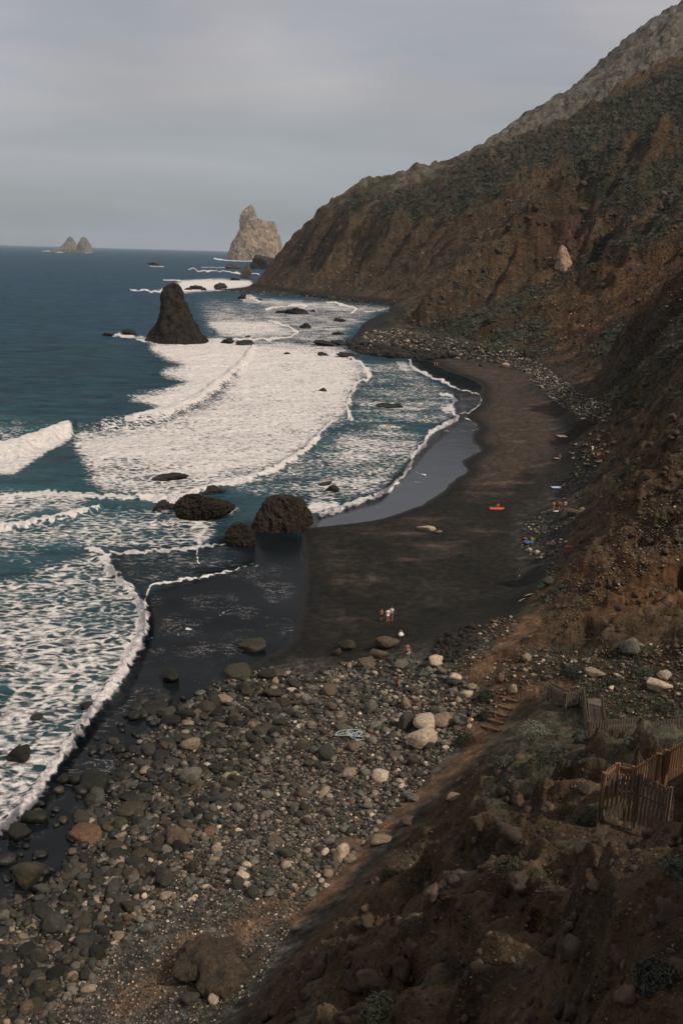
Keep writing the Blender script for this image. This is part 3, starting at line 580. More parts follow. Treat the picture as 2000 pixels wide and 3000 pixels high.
thr = wm.math('ADD', wm.math('MULTIPLY', wsh0, .22), wm.math('SUBTRACT', 1.13, wm.math('MULTIPLY', fa, 1.22))); fm = wm.mr(wm.math('SUBTRACT', s, thr), -.17, .32)
fm = wm.math('MULTIPLY', fm, wm.mr(fa, .03, .16)); fm = wm.math('MULTIPLY', fm, wm.math('SUBTRACT', 1., wm.math('MULTIPLY', wm.math('MULTIPLY', wsh0, .88), wm.mr(fa, .4, .7, 1, 0))))
foamc = wm.ramp(n_sm, [(.3, (.56, .55, .54, 1)), (.6, (.82, .79, .77, 1))])
wcol = wm.mixc(1., wcol, wm.ramp(w2v, [(.36, g4(.62)), (.62, g4(1.45))]), 'MULTIPLY'); base = wm.mixc(fm, wcol, foamc); wsh = wm.attr('wash')  # stretched noise puts the light and dark of ripples into the water colour
ml = wm.node('ShaderNodeMapping'); ml.inputs['Scale'].default_value = (.4, .9, 1); ml.inputs['Rotation'].default_value = (0, 0, -.35); wm.l.new(pos, ml.inputs[0])
nl = wm.noise(1.0, 5, .6, ml.outputs[0], 1.2); ln_ = wm.mr(wm.math('ABSOLUTE', wm.math('SUBTRACT', nl, .5)), .0, .028, 1., 0.)
ln_ = wm.math('MULTIPLY', ln_, wm.mr(wm.noise(.16, 4), .46, .62)); ln_ = wm.math('MULTIPLY', ln_, wm.mr(wm.noise(3.5, 4), .35, .6)); ln_ = wm.math('MULTIPLY', ln_, wm.math('MULTIPLY', wsh, .42))
ln_ = wm.math('MULTIPLY', ln_, wm.mr(fa, .03, .2))
base = wm.mixc(ln_, base, (.6, .58, .56, 1)); wm.l.new(base, wm.b.inputs['Base Color'])
wm.set(wm.b.inputs['Roughness'], wm.math('ADD', wm.math('MULTIPLY', fm, .6), wm.math('SUBTRACT', .2, wm.math('MULTIPLY', wsh, .12)))); wm.b.inputs['IOR'].default_value = 1.33
wm.b.inputs['Specular IOR Level'].default_value = 0.
mp2 = wm.node('ShaderNodeMapping'); mp2.inputs['Scale'].default_value = (1, 1.7, 1); mp2.inputs['Rotation'].default_value = (0, 0, .3); wm.l.new(pos, mp2.inputs[0])
w1 = wm.noise(.35, 7, .62, mp2.outputs[0]); w2 = wm.noise(.07, 7, .62, mp2.outputs[0])
calm = wm.math('SUBTRACT', 1.0, wm.math('MULTIPLY', wsh, .985))
hh = wm.math('MULTIPLY', wm.math('ADD', wm.math('MULTIPLY', w1, 1.7), wm.math('MULTIPLY', w2, 4.5)), calm)
hh = wm.math('ADD', hh, wm.math('MULTIPLY', fm, .16)); hh = wm.math('ADD', hh, wm.math('MULTIPLY', wm.noise(2.5, 4, .6), wm.math('MULTIPLY', calm, .05)))
bn = wm.bump(hh, 1.0, 1.0); wm.l.new(bn, wm.b.inputs['Normal'])
fr = wm.node('ShaderNodeFresnel'); fr.inputs['IOR'].default_value = 1.33; wm.l.new(bn, fr.inputs['Normal'])
gl = wm.node('ShaderNodeBsdfGlossy'); gl.inputs['Roughness'].default_value = .16; wm.l.new(bn, gl.inputs['Normal'])
fac = wm.math('MINIMUM', wm.math('ADD', .012, wm.math('MULTIPLY', fr.outputs[0], wm.math('ADD', .26, wm.math('MULTIPLY', wm.attr('gloss'), .75)))), wm.math('ADD', .125, wm.math('MULTIPLY', wm.attr('gloss'), .2))); fac = wm.math('MULTIPLY', fac, wm.math('SUBTRACT', 1., wm.math('MULTIPLY', fm, .9)))
fac = wm.math('MULTIPLY', fac, wm.math('SUBTRACT', 1., wm.math('MULTIPLY', wm.math('MULTIPLY', wsh, .65), wm.math('SUBTRACT', 1., wm.attr('gloss'), 0., True))))
ms = wm.node('ShaderNodeMixShader'); wm.l.new(fac, ms.inputs[0]); wm.l.new(wm.b.outputs[0], ms.inputs[1]); wm.l.new(gl.outputs[0], ms.inputs[2]); wm.l.new(ms.outputs[0], wm.n['Material Output'].inputs['Surface'])
fo = np.clip(fo+(.20*fbm(SX/13, SY/17, o=4, seed=87)+.10*fbm(SX/45, SY/60, o=2, seed=88))*sstep(.12, .3, fo)*(1-sstep(.78, .92, fo)), 0, 1)
FS = gridfaces(len(rs), len(azs))[:, ::-1]; keep = SDs.ravel()[FS].min(1) < 4
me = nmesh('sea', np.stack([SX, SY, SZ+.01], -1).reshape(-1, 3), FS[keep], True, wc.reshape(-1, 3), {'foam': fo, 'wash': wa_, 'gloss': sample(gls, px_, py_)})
tag(link('sea', me, wm.m), kind='structure')
sb = nmesh('seabed', [(-29000, -3000, -16), (29000, -3000, -16), (29000, 29000, -16), (-29000, 29000, -16)], [(0, 1, 2, 3)]); tag(link('seabed', sb, simple('seabed', (.02, .03, .03))), kind='structure')

# ------------------------------------------------------------------ rocks
rng = np.random.default_rng(7); random.seed(7)
def ico(sub):
    bm = bmesh.new(); bmesh.ops.create_icosphere(bm, subdivisions=sub, radius=1)
    V = np.array([v.co[:] for v in bm.verts]); Fa = np.array([[v.index for v in f.verts] for f in bm.faces]); bm.free(); return V, Fa
ICO = {k: ico(k) for k in (1, 2, 3, 4)}
def rock_shape(sub, seed, n_pl=11, sharp=14., amp=.07, angular=1.):
    r = np.random.default_rng(seed); V, Fa = ICO[sub]
    n = r.normal(size=(n_pl, 3)); n /= np.linalg.norm(n, axis=1)[:, None]; h = r.uniform(.62, 1.0, n_pl)
    dots = np.maximum(V@n.T, 1e-3)/h; q = (np.concatenate([dots, np.full((len(V), 1), .82/1.0)], 1)**sharp).sum(1)**(1/sharp)
    rad = 1/q; rad = rad*angular+(1-angular)*.9
    o = r.uniform(0, 50, 3)
    rad = rad*(1+amp*2*fbm(V[:, 0]*1.3+o[0], V[:, 1]*1.3+o[1], V[:, 2]*1.3+o[2], o=2, seed=seed)+amp*.9*fbm(V[:, 0]*4+o[0], V[:, 1]*4+o[1], V[:, 2]*4+o[2], o=3, seed=seed))
    return V*rad[:, None], Fa
def rotz(V, a_): c, s_ = np.cos(a_), np.sin(a_); return np.stack([V[:, 0]*c-V[:, 1]*s_, V[:, 0]*s_+V[:, 1]*c, V[:, 2]], 1)
def rotx(V, a_): c, s_ = np.cos(a_), np.sin(a_); return np.stack([V[:, 0], V[:, 1]*c-V[:, 2]*s_, V[:, 1]*s_+V[:, 2]*c], 1)

def rock_mat(name, src, bumpd=.05, sc=1.):
    m = Mat(name); oc = m.objc() if src == 'obj' else m.pos()
    if src == 'obj':
        oi = m.node('ShaderNodeObjectInfo'); bc = oi.outputs['Color']
    else: bc = m.attr('col', 0)
    n = m.noise(3.2*sc, 7, .62, oc); n2_ = m.noise(4.5, 7, .66, m.pos())
    c = m.mixc(1., bc, m.ramp(n, [(.28, g4(.58)), (.5, g4(.98)), (.75, g4(1.4))]), 'MULTIPLY')
    c = m.mixc(1., c, m.ramp(n2_, [(.3, g4(.62)), (.7, g4(1.32))]), 'MULTIPLY')
    m.l.new(c, m.b.inputs['Base Color']); 
    z_ = m.node('ShaderNodeSeparateXYZ'); m.l.new(m.pos(), z_.inputs[0])
    wetz = m.mr(z_.outputs[2], .25, .9, 1, 0)
    m.set(m.b.inputs['Roughness'], m.mr(wetz, 0, 1, .85, .35)); m.b.inputs['Specular IOR Level'].default_value = .3
    m.l.new(m.bump(m.math('ADD', n, m.math('MULTIPLY', n2_, .8)), .9, bumpd), m.b.inputs['Normal']); return m.m
RM = rock_mat('rock', 'obj', .12); RS = rock_mat('stones', 'col', .08, .6)
PAL = {'pale': (.40, .32, .24), 'tan': (.20, .155, .108), 'grey': (.110, .104, .085), 'dgrey': (.040, .040, .032), 'soil': (.070, .049, .033), 'soild': (.048, .036, .025), 'brown': (.085, .064, .043), 'rust': (.105, .060, .036), 'olive': (.038, .034, .021), 'black': (.016, .015, .013), 'blackbrown': (.020, .0165, .012), 'wet': (.015, .016, .012)}
variants = [nmesh('boulder', *rock_shape(3, 100+i, amp=.06+.025*(i % 3), sharp=18 if i % 2 else 34), True) for i in range(14)]
for v_ in variants: v_.materials.append(RM)
craggy = [nmesh('crag', *rock_shape(4, 200+i, n_pl=10, amp=.24, sharp=30), True) for i in range(6)]
for v_ in craggy: v_.materials.append(RM)
def pxsize(p):      # metres covered by one pixel of the photograph at point p
    return np.linalg.norm(np.array(p)-np.array([0, 0, H]))/F
def put_rock(px, py, w, h, colr, label, cat='boulder', group=None, name='boulder', meshes=None, seed=None, sink=.18, deep=None, z=None):
    """px, py = middle of the rock's foot, w and h its size in the photograph"""
    seed = seed if seed is not None else int(px*7+py*3); r = random.Random(seed)
    if meshes is craggy: w, h = w*1.35, h*1.5
    p, ok = cast(px, py-h*.12); p = p[0]; s_ = pxsize(p)
    W_ = w*s_*.47; Hh = h*s_*.50; Dp = (deep or 1.)*.5*(W_+min(Hh*1.6, W_*1.5))*.9
    me = (meshes or variants)[r.randrange(len(meshes or variants))]
    o = link(name, me); az_ = math.atan2(p[0], p[1])
    o.location = (float(p[0]+math.sin(az_)*Dp*.3), float(p[1]+math.cos(az_)*Dp*.3), float(max(p[2], -.3) if z is None else z)+Hh*(1-2*sink)*.75)
    o.rotation_euler = (r.uniform(-.15, .15), r.uniform(-.15, .15), -az_+r.choice([0, math.pi])+r.uniform(-.35, .35)); o.scale = (W_, Dp, Hh)
    k = r.uniform(.85, 1.15); c = PAL[colr] if isinstance(colr, str) else colr
    o.color = tuple(min(1, q*k) for q in c)+(1,)
    tag(o, label, cat, group); return o

NOTABLE = [
 (1279,1952,44,34,'pale','pale sandstone boulder standing alone where the black beach ends'),
 (1018,1908,55,36,'olive','rounded olive brown boulder on the wet sand left of the big lump'),
 (1135,1905,70,50,'brown','big brown lump of rock at the beach edge beside the white bag'),
 (1105,1935,60,40,'brown','lower brown slab leaning on the big lump at the beach edge'),
 (988,1922,30,24,'olive','small olive boulder at the wet edge beside the rounded one'),
 (1238,2190,92,60,'pale','largest pale boulder, low in front of the pair by the trail'),
 (1250,2145,70,62,'pale','upright pale boulder wedged behind the largest pale one'),
 (1190,2140,62,58,'dgrey','dark grey boulder leaning left against the upright pale boulder'),
 (1300,2130,66,42,'tan','flat tan and grey boulder just left of the walker in black'),
 (1345,2128,52,34,'grey','grey slab boulder at the feet of the walker in black'),
 (1363,2046,46,26,'pale','pale slanting block on brown soil above the walker in black'),
 (1187,2076,38,34,'tan','tan wedge of rock below the bending woman'),
 (1117,2288,52,40,'pale','pale block with flat top in the middle of the cobbles'),
 (1020,2276,50,30,'tan','low tan boulder left of the pale flat topped block'),
 (1000,2528,58,60,'pale','tall pale slab beside the trail at the lower edge of the cobbles'),
 (1026,2528,34,26,'tan','small round stone touching the tall pale slab'),
 (1010,2492,84,30,'brown','brown ledge behind the tall pale slab'),
 (963,2572,28,26,'tan','tan stone below the tall pale slab on the trail'),
 (1208,2245,40,30,'dgrey','pointed dark grey rock under the largest pale boulder'),
 (1208,2350,48,26,'grey','flat grey stone beside the trail below the pointed dark rock'),
 (1325,2345,44,26,'tan','tan stone at the foot of the shaded slope right of the trail'),
 (1198,2415,46,22,'brown','brown stone in the trail where the shade begins'),
 (1110,2476,68,30,'tan','long tan slab at the turn of the shaded trail'),
 (1542,1940,38,26,'tan','tan boulder at the foot of the scree beside the upper trail'),
 (1502,2028,38,24,'tan','squared tan stone on the dirt just before the log steps'),
 (1465,2003,30,28,'rust','rust coloured stone beside the dirt trail'),
 (1328,2012,44,24,'dgrey','dark boulder on the brown dirt left of the rust coloured stone'),
 (963,2224,52,44,'dgrey','slate grey boulder left of the coiled rope'),
 (1086,2092,40,44,'grey','grey boulder with a lit top left of the tan wedge'),
 (970,2040,48,38,'brown','brown boulder at the upper left rim of the cobbles'),
 (1080,1956,56,26,'brown','brown slab lying on top of the upper cobbles'),
 (1172,1958,48,30,'grey','flat grey boulder at the feet of the man with the towel'),
 (1847,1912,72,44,'grey','grey boulder with a rusty cap below the red earth cliff'),
 (1925,2022,84,34,'pale','long pale slab on the green terrace above the stairs'),
 (1945,1994,40,36,'pale','upright pale rock behind the long slab on the terrace'),
 (1740,1985,60,30,'tan','tan rock half buried in the terrace above the lower stairs'),
 (86,2598,92,72,'olive','large wet olive boulder alone in the dark water at the left edge'),
 (57,2236,64,54,'black','square black rock awash in the foam at the left edge'),
 (48,2466,62,46,'black','black boulder where the last foam meets the shore'),
 (255,2082,42,28,'black','black rock poking through the foam front'),
 (105,2110,38,20,'black','small flat black rock inside the lacy foam'),
 (190,2300,44,36,'black','dark rock touching the foam front below the others'),
 (249,2470,86,52,'rust','long reddish boulder lying in the dark shallows'),
 (383,2390,84,44,'olive','olive boulder split in two at the waterline'),
 (287,2320,90,62,'wet','broad dark boulder standing in the shallows above the olive one'),
 (520,2478,92,52,'brown','wide brown boulder in the middle of the lower cobbles'),
 (485,2596,72,54,'dgrey','angular charcoal block sitting on gravel'),
 (565,2300,62,50,'grey','big blue grey boulder below the tan topped one'),
 (565,2198,58,34,'tan','long boulder with a lit tan top at the water side'),
 (638,2504,30,34,'pale','smooth pinkish white stone standing upright'),
 (223,2766,40,24,'pale','smooth pink white stone in the lower left cobbles'),
 (434,2736,36,30,'grey','single round grey stone on the open gravel'),
 (348,2752,30,22,'tan','small tan stone on gravel left of the round grey one'),
 (561,2942,48,34,'dgrey','dark block on brown gravel at the bottom of the picture'),
 (628,2942,32,26,'pale','pale block next to the dark one at the bottom'),
 (467,2226,60,24,'wet','glistening flat boulder in the shallows'),
 (606,2098,64,46,'olive','dark olive boulder at the top of the wet cobbles'),
 (663,2062,54,28,'tan','tan topped long boulder above the dark olive one'),
 (721,2036,44,38,'olive','rounded olive boulder between the sand and the cobbles'),
 (160,2742,76,58,'dgrey','broad dark boulder among the cobbles at lower left'),
 (697,2604,38,34,'dgrey','dark stone, left one of a pair beside the brown gravel'),
 (745,2628,38,30,'dgrey','dark stone, right one of a pair beside the brown gravel'),
 (737,1908,76,40,'olive','isolated dark boulder in the thin wash below the couple'),
 (708,1988,86,42,'olive','long olive boulder at the edge of the wash'),
 (502,2002,66,46,'wet','dark boulder alone in the wash, farthest towards the foam'),
 (790,1990,62,34,'wet','dark flat boulder between the wash and the upper cobbles'),
 (455,2090,70,40,'wet','half sunk dark boulder in the wash under the farthest one'),
 (1250,1556,56,18,'pale','long flat pale rock lying on the open black sand'),
 (1285,1562,22,9,'tan','small tan rock beside the long flat pale rock'),
 (1740,1245,34,16,'olive','low olive rocks at the inner end of the beach'),
 (1801,1302,22,14,'grey','grey boulder beside the standing beachgoers at the cliff foot'),
 (1605,1716,48,24,'dgrey','low dark rock by the green net at the cliff foot'),
 (1615,1628,20,16,'grey','pointed grey stone on the sand by the red cloth'),
 (1548,1616,20,12,'pale','pale stone below the blue cloth'),
 (1618,1600,18,18,'tan','square tan stone right of the blue cloth'),
 (1680,1512,60,26,'brown','brown boulder behind the group of four'),
 (1704,1500,16,14,'tan','orange brown stone on the boulder behind the group of four'),
 (1540,1048,26,30,'black','dark upright rock at the back of the far beach'),
 (1482,1076,26,16,'pale','pale block on the far end of the beach'),
 (1407,1075,16,10,'blackbrown','lone dark stone on the brown sand at the far end'),
 (1175,1048,60,22,'black','black reef rocks where the far stones meet the water'),
 (1130,1258,1,1,'black',None),
]
for it in NOTABLE:
    if it[5]: put_rock(it[0], it[1], it[2], it[3], it[4], it[5])
# rocks standing in the sea
SEA = [(480,1500,50,26,'black','small hump joined to the left tip of the long reef rock'),
 (498,1406,78,16,'black','thin line of rocks showing through the white field'),(625,1448,54,18,'black','low black rock just above the long reef rock'),(976,1443,28,20,'black','lone round rock in the bay right of the great rock'),(950,1422,34,8,'black','flat ledge just breaking the water near the lone round rock'),
 (1133,1195,50,11,'black','row of rocks breaking the middle of the bay'),(1165,1196,24,12,'black','dark hump at the right end of the row in the bay'),(946,1146,16,8,'black','tiny rock tip in the broad white foam'),
 (318,984,24,8,'black','outermost low rock left of the tall stack'),(380,982,26,14,'black','low rock nearer to the tall stack on its left'),(668,1007,26,14,'black','first rock right of the tall stack'),(718,1011,40,11,'black','long flat rock right of the tall stack'),
 (895,966,24,16,'black','rock in the wash between the stack and the far point'),(872,922,46,16,'black','largest rock in the wash below the headland'),(835,918,34,7,'black','flat rock left of the largest one below the headland'),(917,916,14,7,'black','tiny rock right of the largest one below the headland'),
 (995,944,28,10,'black','low rock off the far cobble point, upper one'),(987,982,28,9,'black','low rock off the far cobble point, middle one'),(953,1015,44,14,'black','wide rock off the far cobble point'),(989,1014,36,16,'black','rock touching the far cobble point'),
 (1030,1048,62,11,'black','long dark ledge in front of the far cobble point'),(945,1043,22,10,'black','small rock left of the long dark ledge'),(840,1038,14,6,'black','tiny rock inside the wide foam'),(727,990,12,6,'black','tiny rock tip above the long flat one'),
 (458,778,32,10,'dgrey','distant low islet on the open sea'),(719,877,36,13,'black','rock beside the bursting wave'),(740,882,40,6,'black','flat reef beside the bursting wave'),(690,823,22,8,'black','rock in the far reef foam'),
 (640,851,14,9,'black','leftmost rock of the far reef line'),(575,850,30,12,'black','rock of the far reef line, big one'),(553,851,14,7,'black','rock at the seaward end of the far reef'),(598,852,14,7,'black','third rock along the far reef'),(645,848,26,16,'black','highest rock of the far reef'),
 (684,790,30,14,'dgrey','fin shaped rock at the tip of the headland'),(768,795,44,36,'blackbrown','broad brown rock joining the headland')]
for (x_, y_, w_, h_, c_, lb) in SEA:
    put_rock(x_, y_, w_, h_, c_, lb, 'sea rock', None, 'sea_rock', craggy, sink=.25, z=-.1, deep=1.0 if y_ > 1300 else 1.2)

def outline_rock(name, rows, Y, depth, mat, label, cat, seed, nz_amp=.08, nr=90, na=120, foot=-4., sc=1., off=.45):
    """rows: (y, left x, right x) of the outline seen in the photograph, foot last; grown to a solid rock round its own axis"""
    rows = sorted(rows); ys = np.array([r[0] for r in rows], float); xl = np.interp; n = nr
    yy_ = np.linspace(ys[0], ys[-1], n); L = np.interp(yy_, ys, [r[1] for r in rows]); R = np.interp(yy_, ys, [r[2] for r in rows])
    V = []; th = np.linspace(0, 2*math.pi, na, endpoint=False)
    base_w = None
    Lx = [at(l, y, Y)for l, y in zip(L, yy_)]; Rx = [at(r, y, Y) for r, y in zip(R, yy_)]
    wmax = max(b[0]-a_[0] for a_, b in zip(Lx, Rx))/2
    for k in range(n):
        cx = (Lx[k][0]+Rx[k][0])/2; hw = (Rx[k][0]-Lx[k][0])/2; z = (Lx[k][2]+Rx[k][2])/2
        if k == n-1: z = foot
        dep = depth*(hw*.7+.3*wmax*min(1, (k+1)/n*1.3)); 
        if k == 0: hw *= .3; dep *= .3
        cyy = Y+off*wmax*(1-k/n)*.5
        sq = 1.0
        for t in th:
            c, s_ = math.cos(t), math.sin(t)
            e = (abs(c)**2.4+abs(s_)**2.4)**(-1/2.4)
            V.append((cx+hw*c*e, cyy+dep*s_*e, z))
    V = np.array(V); H_ = V[:, 2].max()-foot; r_ = np.random.default_rng(seed).uniform(0, 99, 3)
    q = V/(H_*.28)*np.array([1, 1, .55])*sc
    d = fbm(q[:, 0]+r_[0], q[:, 1]+r_[1], q[:, 2]+r_[2], o=6, seed=seed, ridged=True, g=.58); d = nz_amp*H_*(d-d.mean()-.12)
    cent = np.repeat(V.reshape(n, na, 3).mean(1), na, 0); dirn = V-cent; dirn[:, 2] = 0; ln = np.linalg.norm(dirn, axis=1)+1e-6
    V = V+dirn/ln[:, None]*np.minimum(d, ln*.5)[:, None]; V[:, 2] += d*.25
    i = np.arange(n-1)[:, None]*na+np.arange(na)[None]; j = np.arange(n-1)[:, None]*na+(np.arange(na)[None]+1) % na
    Fq = np.stack([i, i+na, j+na, j], -1).reshape(-1, 4)
    top = np.array([[k, (k+1) % na, (k+1) % na, k] for k in range(1)])
    V = np.vstack([V, V[:na].mean(0)+[0, 0, .02*H_]]); cap_ = np.array([[k, (k+1) % na, len(V)-1] for k in range(na)])
    bm = bmesh.new(); vs = [bm.verts.new(v) for v in V]
    for f in Fq: bm.faces.new([vs[a_] for a_ in f])
    for f in cap_: bm.faces.new([vs[a_] for a_ in f])
    bmesh.ops.recalc_face_normals(bm, faces=bm.faces); me = bpy.data.meshes.new(name); bm.to_mesh(me); bm.free()
    o3 = np.array([cent[-1][0], cent[-1][1], 0])
    me.transform(Matrix.Translation((-o3[0], -o3[1], 0))); me.polygons.foreach_set('use_smooth', [nz_amp < .1]*len(me.polygons))
    o = link(name, me, mat); o.location = (o3[0], o3[1], 0); tag(o, label, cat); return o
def crag_mat(name, c0, c1, sc, bd, c2=None, rough=.9):
    m = Mat(name); n = m.noise(sc, 9, .65); st_ = m.node('ShaderNodeMapping'); st_.inputs['Scale'].default_value = (1, 1, .35); m.l.new(m.pos(), st_.inputs[0])
    n2_ = m.noise(sc*3.1, 8, .7, st_.outputs[0], .6)
    c = m.ramp(n, [(.36, c0+(1,)), (.62, c1+(1,))]); c = m.mixc(1., c, m.ramp(n2_, [(.3, g4(.35)), (.52, g4(1.)), (.75, g4(1.5))]), 'MULTIPLY')
    if c2: c = m.mixc(m.mr(m.noise(sc*.6, 5), .52, .66), c, c2+(1,))
    m.l.new(c, m.b.inputs['Base Color']); m.b.inputs['Roughness'].default_value = rough; m.b.inputs['Specular IOR Level'].default_value = .2
    m.l.new(m.bump(m.math('ADD', n2_, m.math('MULTIPLY', n, 1.5)), 1., bd), m.b.inputs['Normal']); return m.m
outline_rock('sea_stack', [(829,500,512),(833,490,522),(845,480,528),(856,475,531),(875,471,535),(886,470,541),(905,466,549),(921,461,557),(936,457,565),(951,452,574),(963,447,581),(974,440,589),(985,434,598),(1004,424,609)], 452, .8, crag_mat('basalt', (.020,.017,.014), (.052,.043,.033), .35, 2.2), 'tall dark basalt sea stack with a rounded top rising from foam', 'sea stack', 3, .06, 170, 220, -5)
outline_rock('sea_stack', [(599,728,736),(606,722,740),(620,708,745),(633,702,750),(645,701,770),(648,701,803),(660,702,806),(671,703,809),(681,696,812),(690,691,818),(709,681,822),(729,674,828),(748,668,832),(762,663,836)], 4500, .75, crag_mat('pale_rock', (.22,.165,.12), (.42,.32,.23), .03, 14., (.16,.145,.12)), 'huge pale ochre rock with a leaning peak and a lower shoulder far behind the headland', 'sea stack', 5, .035, 200, 260, -10, 1.4)
outline_rock('sea_stack', [(693,201,205),(698,197,211),(706,192,217),(711,189,221),(718,183,225),(724,177,227),(729,166,228),(733,155,228),(740,146,229)], 6300, .6, crag_mat('far_rock', (.11,.10,.088), (.20,.18,.155), .03, 10.), 'sharp left peak of the twin islets on the horizon', 'sea stack', 6, .03, 60, 80, -10)
outline_rock('sea_stack', [(694,240,247),(698,236,253),(704,234,258),(709,231,261),(714,228,264),(720,227,267),(730,226,270),(741,224,274)], 6200, .6, crag_mat('far_rock_b', (.12,.108,.092), (.22,.195,.165), .03, 10.), 'rounded right peak of the twin islets on the horizon', 'sea stack', 8, .03, 60, 80, -10)
outline_rock('sea_rock', [(1456,800,868),(1462,786,880),(1472,776,892),(1485,768,900),(1500,758,908),(1515,750,913),(1528,743,916),(1552,735,905),(1560,730,900),(1590,725,880)], 143.5, .55, crag_mat('reef', (.022,.019,.014), (.050,.040,.026), 1.2, .35), 'great black rock where the beach meets the sea, tallest in the shallows', 'sea rock', 12, .11, 110, 160, -1.2, 1.2)
REEF = crag_mat('reef_low', (.016,.014,.010), (.040,.031,.020), 1.3, .35)
outline_rock('sea_rock', [(1452,552,572),(1460,535,592),(1468,524,630),(1478,516,676),(1488,512,688),(1500,514,672),(1512,522,640),(1524,538,612)], float(gp(600,1521)[1])+1.2, .7, REEF, 'long low reef rock, left of the great black rock', 'sea rock', 22, .20, 60, 150, -1., 2.2)
outline_rock('sea_rock', [(1534,684,712),(1542,674,726),(1552,667,738),(1566,661,745),(1580,660,747),(1596,668,742),(1606,684,730)], float(gp(705,1600)[1])+1.2, .9, REEF, 'round black rock in front of the great black rock', 'sea rock', 23, .12, 60, 90, -1., 1.6)
outline_rock('sea_rock', [(769,726,727),(776,723,730),(785,716,734),(796,705,738)], 1500, .5, crag_mat('spike', (.05,.045,.04), (.10,.09,.075), .1, 3.), 'thin spike of rock between the fin and the headland', 'sea rock', 14, .03, 40, 50, -3)
outline_rock('rock_outcrop', [(718,1642,1650),(726,1637,1656),(745,1634,1664),(765,1628,1676),(785,1624,1687),(800,1628,1686),(818,1630,1676),(850,1618,1690)], float(cast(1655, 790)[0][0][1])+5, 1.1, crag_mat('pale_outcrop', (.30,.20,.13), (.52,.38,.26), .25, 1.5, (.07,.075,.06)), 'pale cream rock outcrop set in the reddish bowl of the hillside', 'rock outcrop', 15, .05, 70, 80, float(cast(1655, 815)[0][0][2])-4, off=0)
# rock mound half buried at the bottom of the picture
mp_ = cast(650, 2880)[0][0]; mv_, mf_, mo_ = [], [], 0
for q, (ox, oy, oz, sx1, sy1, sz1, ro) in enumerate([(0, 0, .1, 1.7, 1.1, .95, -.9), (-1.0, 1.1, .05, 1.0, .9, .75, -.5), (.9, -1.0, -.1, 1.2, .9, .85, -1.2), (1.5, .9, -.1, 1.3, .9, .8, .3), (-.4, 1.9, -.1, .8, .6, .6, .2), (.3, -1.7, -.2, .9, .7, .6, .8), (2.2, .1, -.1, .9, .8, .7, 1.)]):
    V1, F1 = rock_shape(4, 260+q, n_pl=12, amp=.24, sharp=26); V1 = rotz(V1*[sx1, sy1, sz1], ro)+[ox, oy, oz]; mv_.append(V1); mf_.append(F1+mo_); mo_ += len(V1)
mound_me = nmesh('crag', np.vstack(mv_), np.vstack(mf_), True); o = link('rock_outcrop', mound_me, crag_mat('mound', (.055,.044,.033), (.11,.080,.054), 1.3, .35, (.065,.060,.048))); o.location = mp_; o.scale = (1.45, 1.45, 1.25); tag(o, 'big rounded mound of brown rock half buried in gravel at the bottom', 'rock outcrop')

# stones scattered over the shores
def in_px(poly, n):
    p = np.array(poly, float); lo, hi = p.min(0), p.max(0); X = rng.uniform(lo[0], hi[0], n*3); Y = rng.uniform(lo[1], hi[1], n*3)
    k = inpoly(poly, X, Y); return X[k][:n], Y[k][:n]
SHAPE = {s_: [rock_shape(s_, 300+i+10*s_, amp=.08, sharp=26)[0] for i in range(10)] for s_ in (1, 2)}
SHAPE[3] = [rock_shape(3, 400+i, n_pl=12, amp=.20, sharp=60)[0] for i in range(10)]
def field(poly, n, smin, smax, pw, colr, squash=.62, dens=None, zmax=None, zmin=-.6, sdmin=None):
    """list of stones: position, size, colour"""
    X, Y = in_px(poly, n)
    if dens is not None:
        k = rng.uniform(size=len(X)) < dens(X, Y); X, Y = X[k], Y[k]
    p, ok = cast(X, Y); 
    if zmax is not None: ok &= p[:, 2] < zmax
    X, Y, p = X[ok], Y[ok], p[ok]
    u = rng.uniform(size=len(X)); size = smin*(1-u*(1-(smin/smax)**pw))**(-1/pw)
    m = size*np.linalg.norm(p-[0, 0, H], axis=1)/F*.5
    keys = list(colr); pr = np.array([colr[k] for k in keys], float); pr /= pr.sum()
    ci_ = rng.choice(len(keys), len(X), p=pr); cl = np.array([PAL[k] for k in keys])[ci_]*rng.uniform(.6, 1.35, (len(X), 1))
    wetk = np.clip((p[:, 2]-.1)/.9, .45, 1)[:, None] if zmin < 0 else 1.
    return [X, Y, p, m, cl, ci_, size, keys, squash]
big_list = []
def stuff_field(name, fields, mat, sink=.45):
    Vs, Fs, Cs = [], [], []; o_ = 0
    for (X, Y, p, m, cl, ci_, size, keys, sq) in fields:
        for k in range(len(X)):
            sub = 3 if size[k] > 34 and sink < 0 else 2 if size[k] > 17 else 1; V = SHAPE[sub][rng.integers(10)]; Fa = ICO[sub][1]
            sc_ = m[k]*np.array([rng.uniform(.85, 1.35), rng.uniform(.75, 1.1), sq*rng.uniform(.75, 1.2)])
            V = rotx(V, rng.uniform(0, 6.28)); V = rotz(V*sc_, rng.uniform(0, 6.28))+p[k]+[0, 0, sc_[2]*sink]
            Vs.append(V); Fs.append(Fa+o_); o_ += len(V); Cs.append(np.repeat(cl[k:k+1], len(V), 0))
    me = nmesh(name, np.vstack(Vs), np.vstack(Fs), True, np.vstack(Cs)); o = link(name, me, mat); tag(o, kind='stuff'); return o
COB = [(985,1950),(1080,1925),(1190,1935),(1290,1960),(1370,1990),(1420,2060),(1385,2130),(1330,2190),(1240,2300),(1130,2400),(1010,2540),(930,2620),(860,2640),(700,2600),(560,2660),(420,2700),(330,2790),(260,2920),(150,3010),(-40,3010),(-40,2700),(60,2640),(200,2560),(230,2440),(300,2340),(420,2180),(540,2060),(640,2000),(760,1960),(860,1960),(900,1990)]
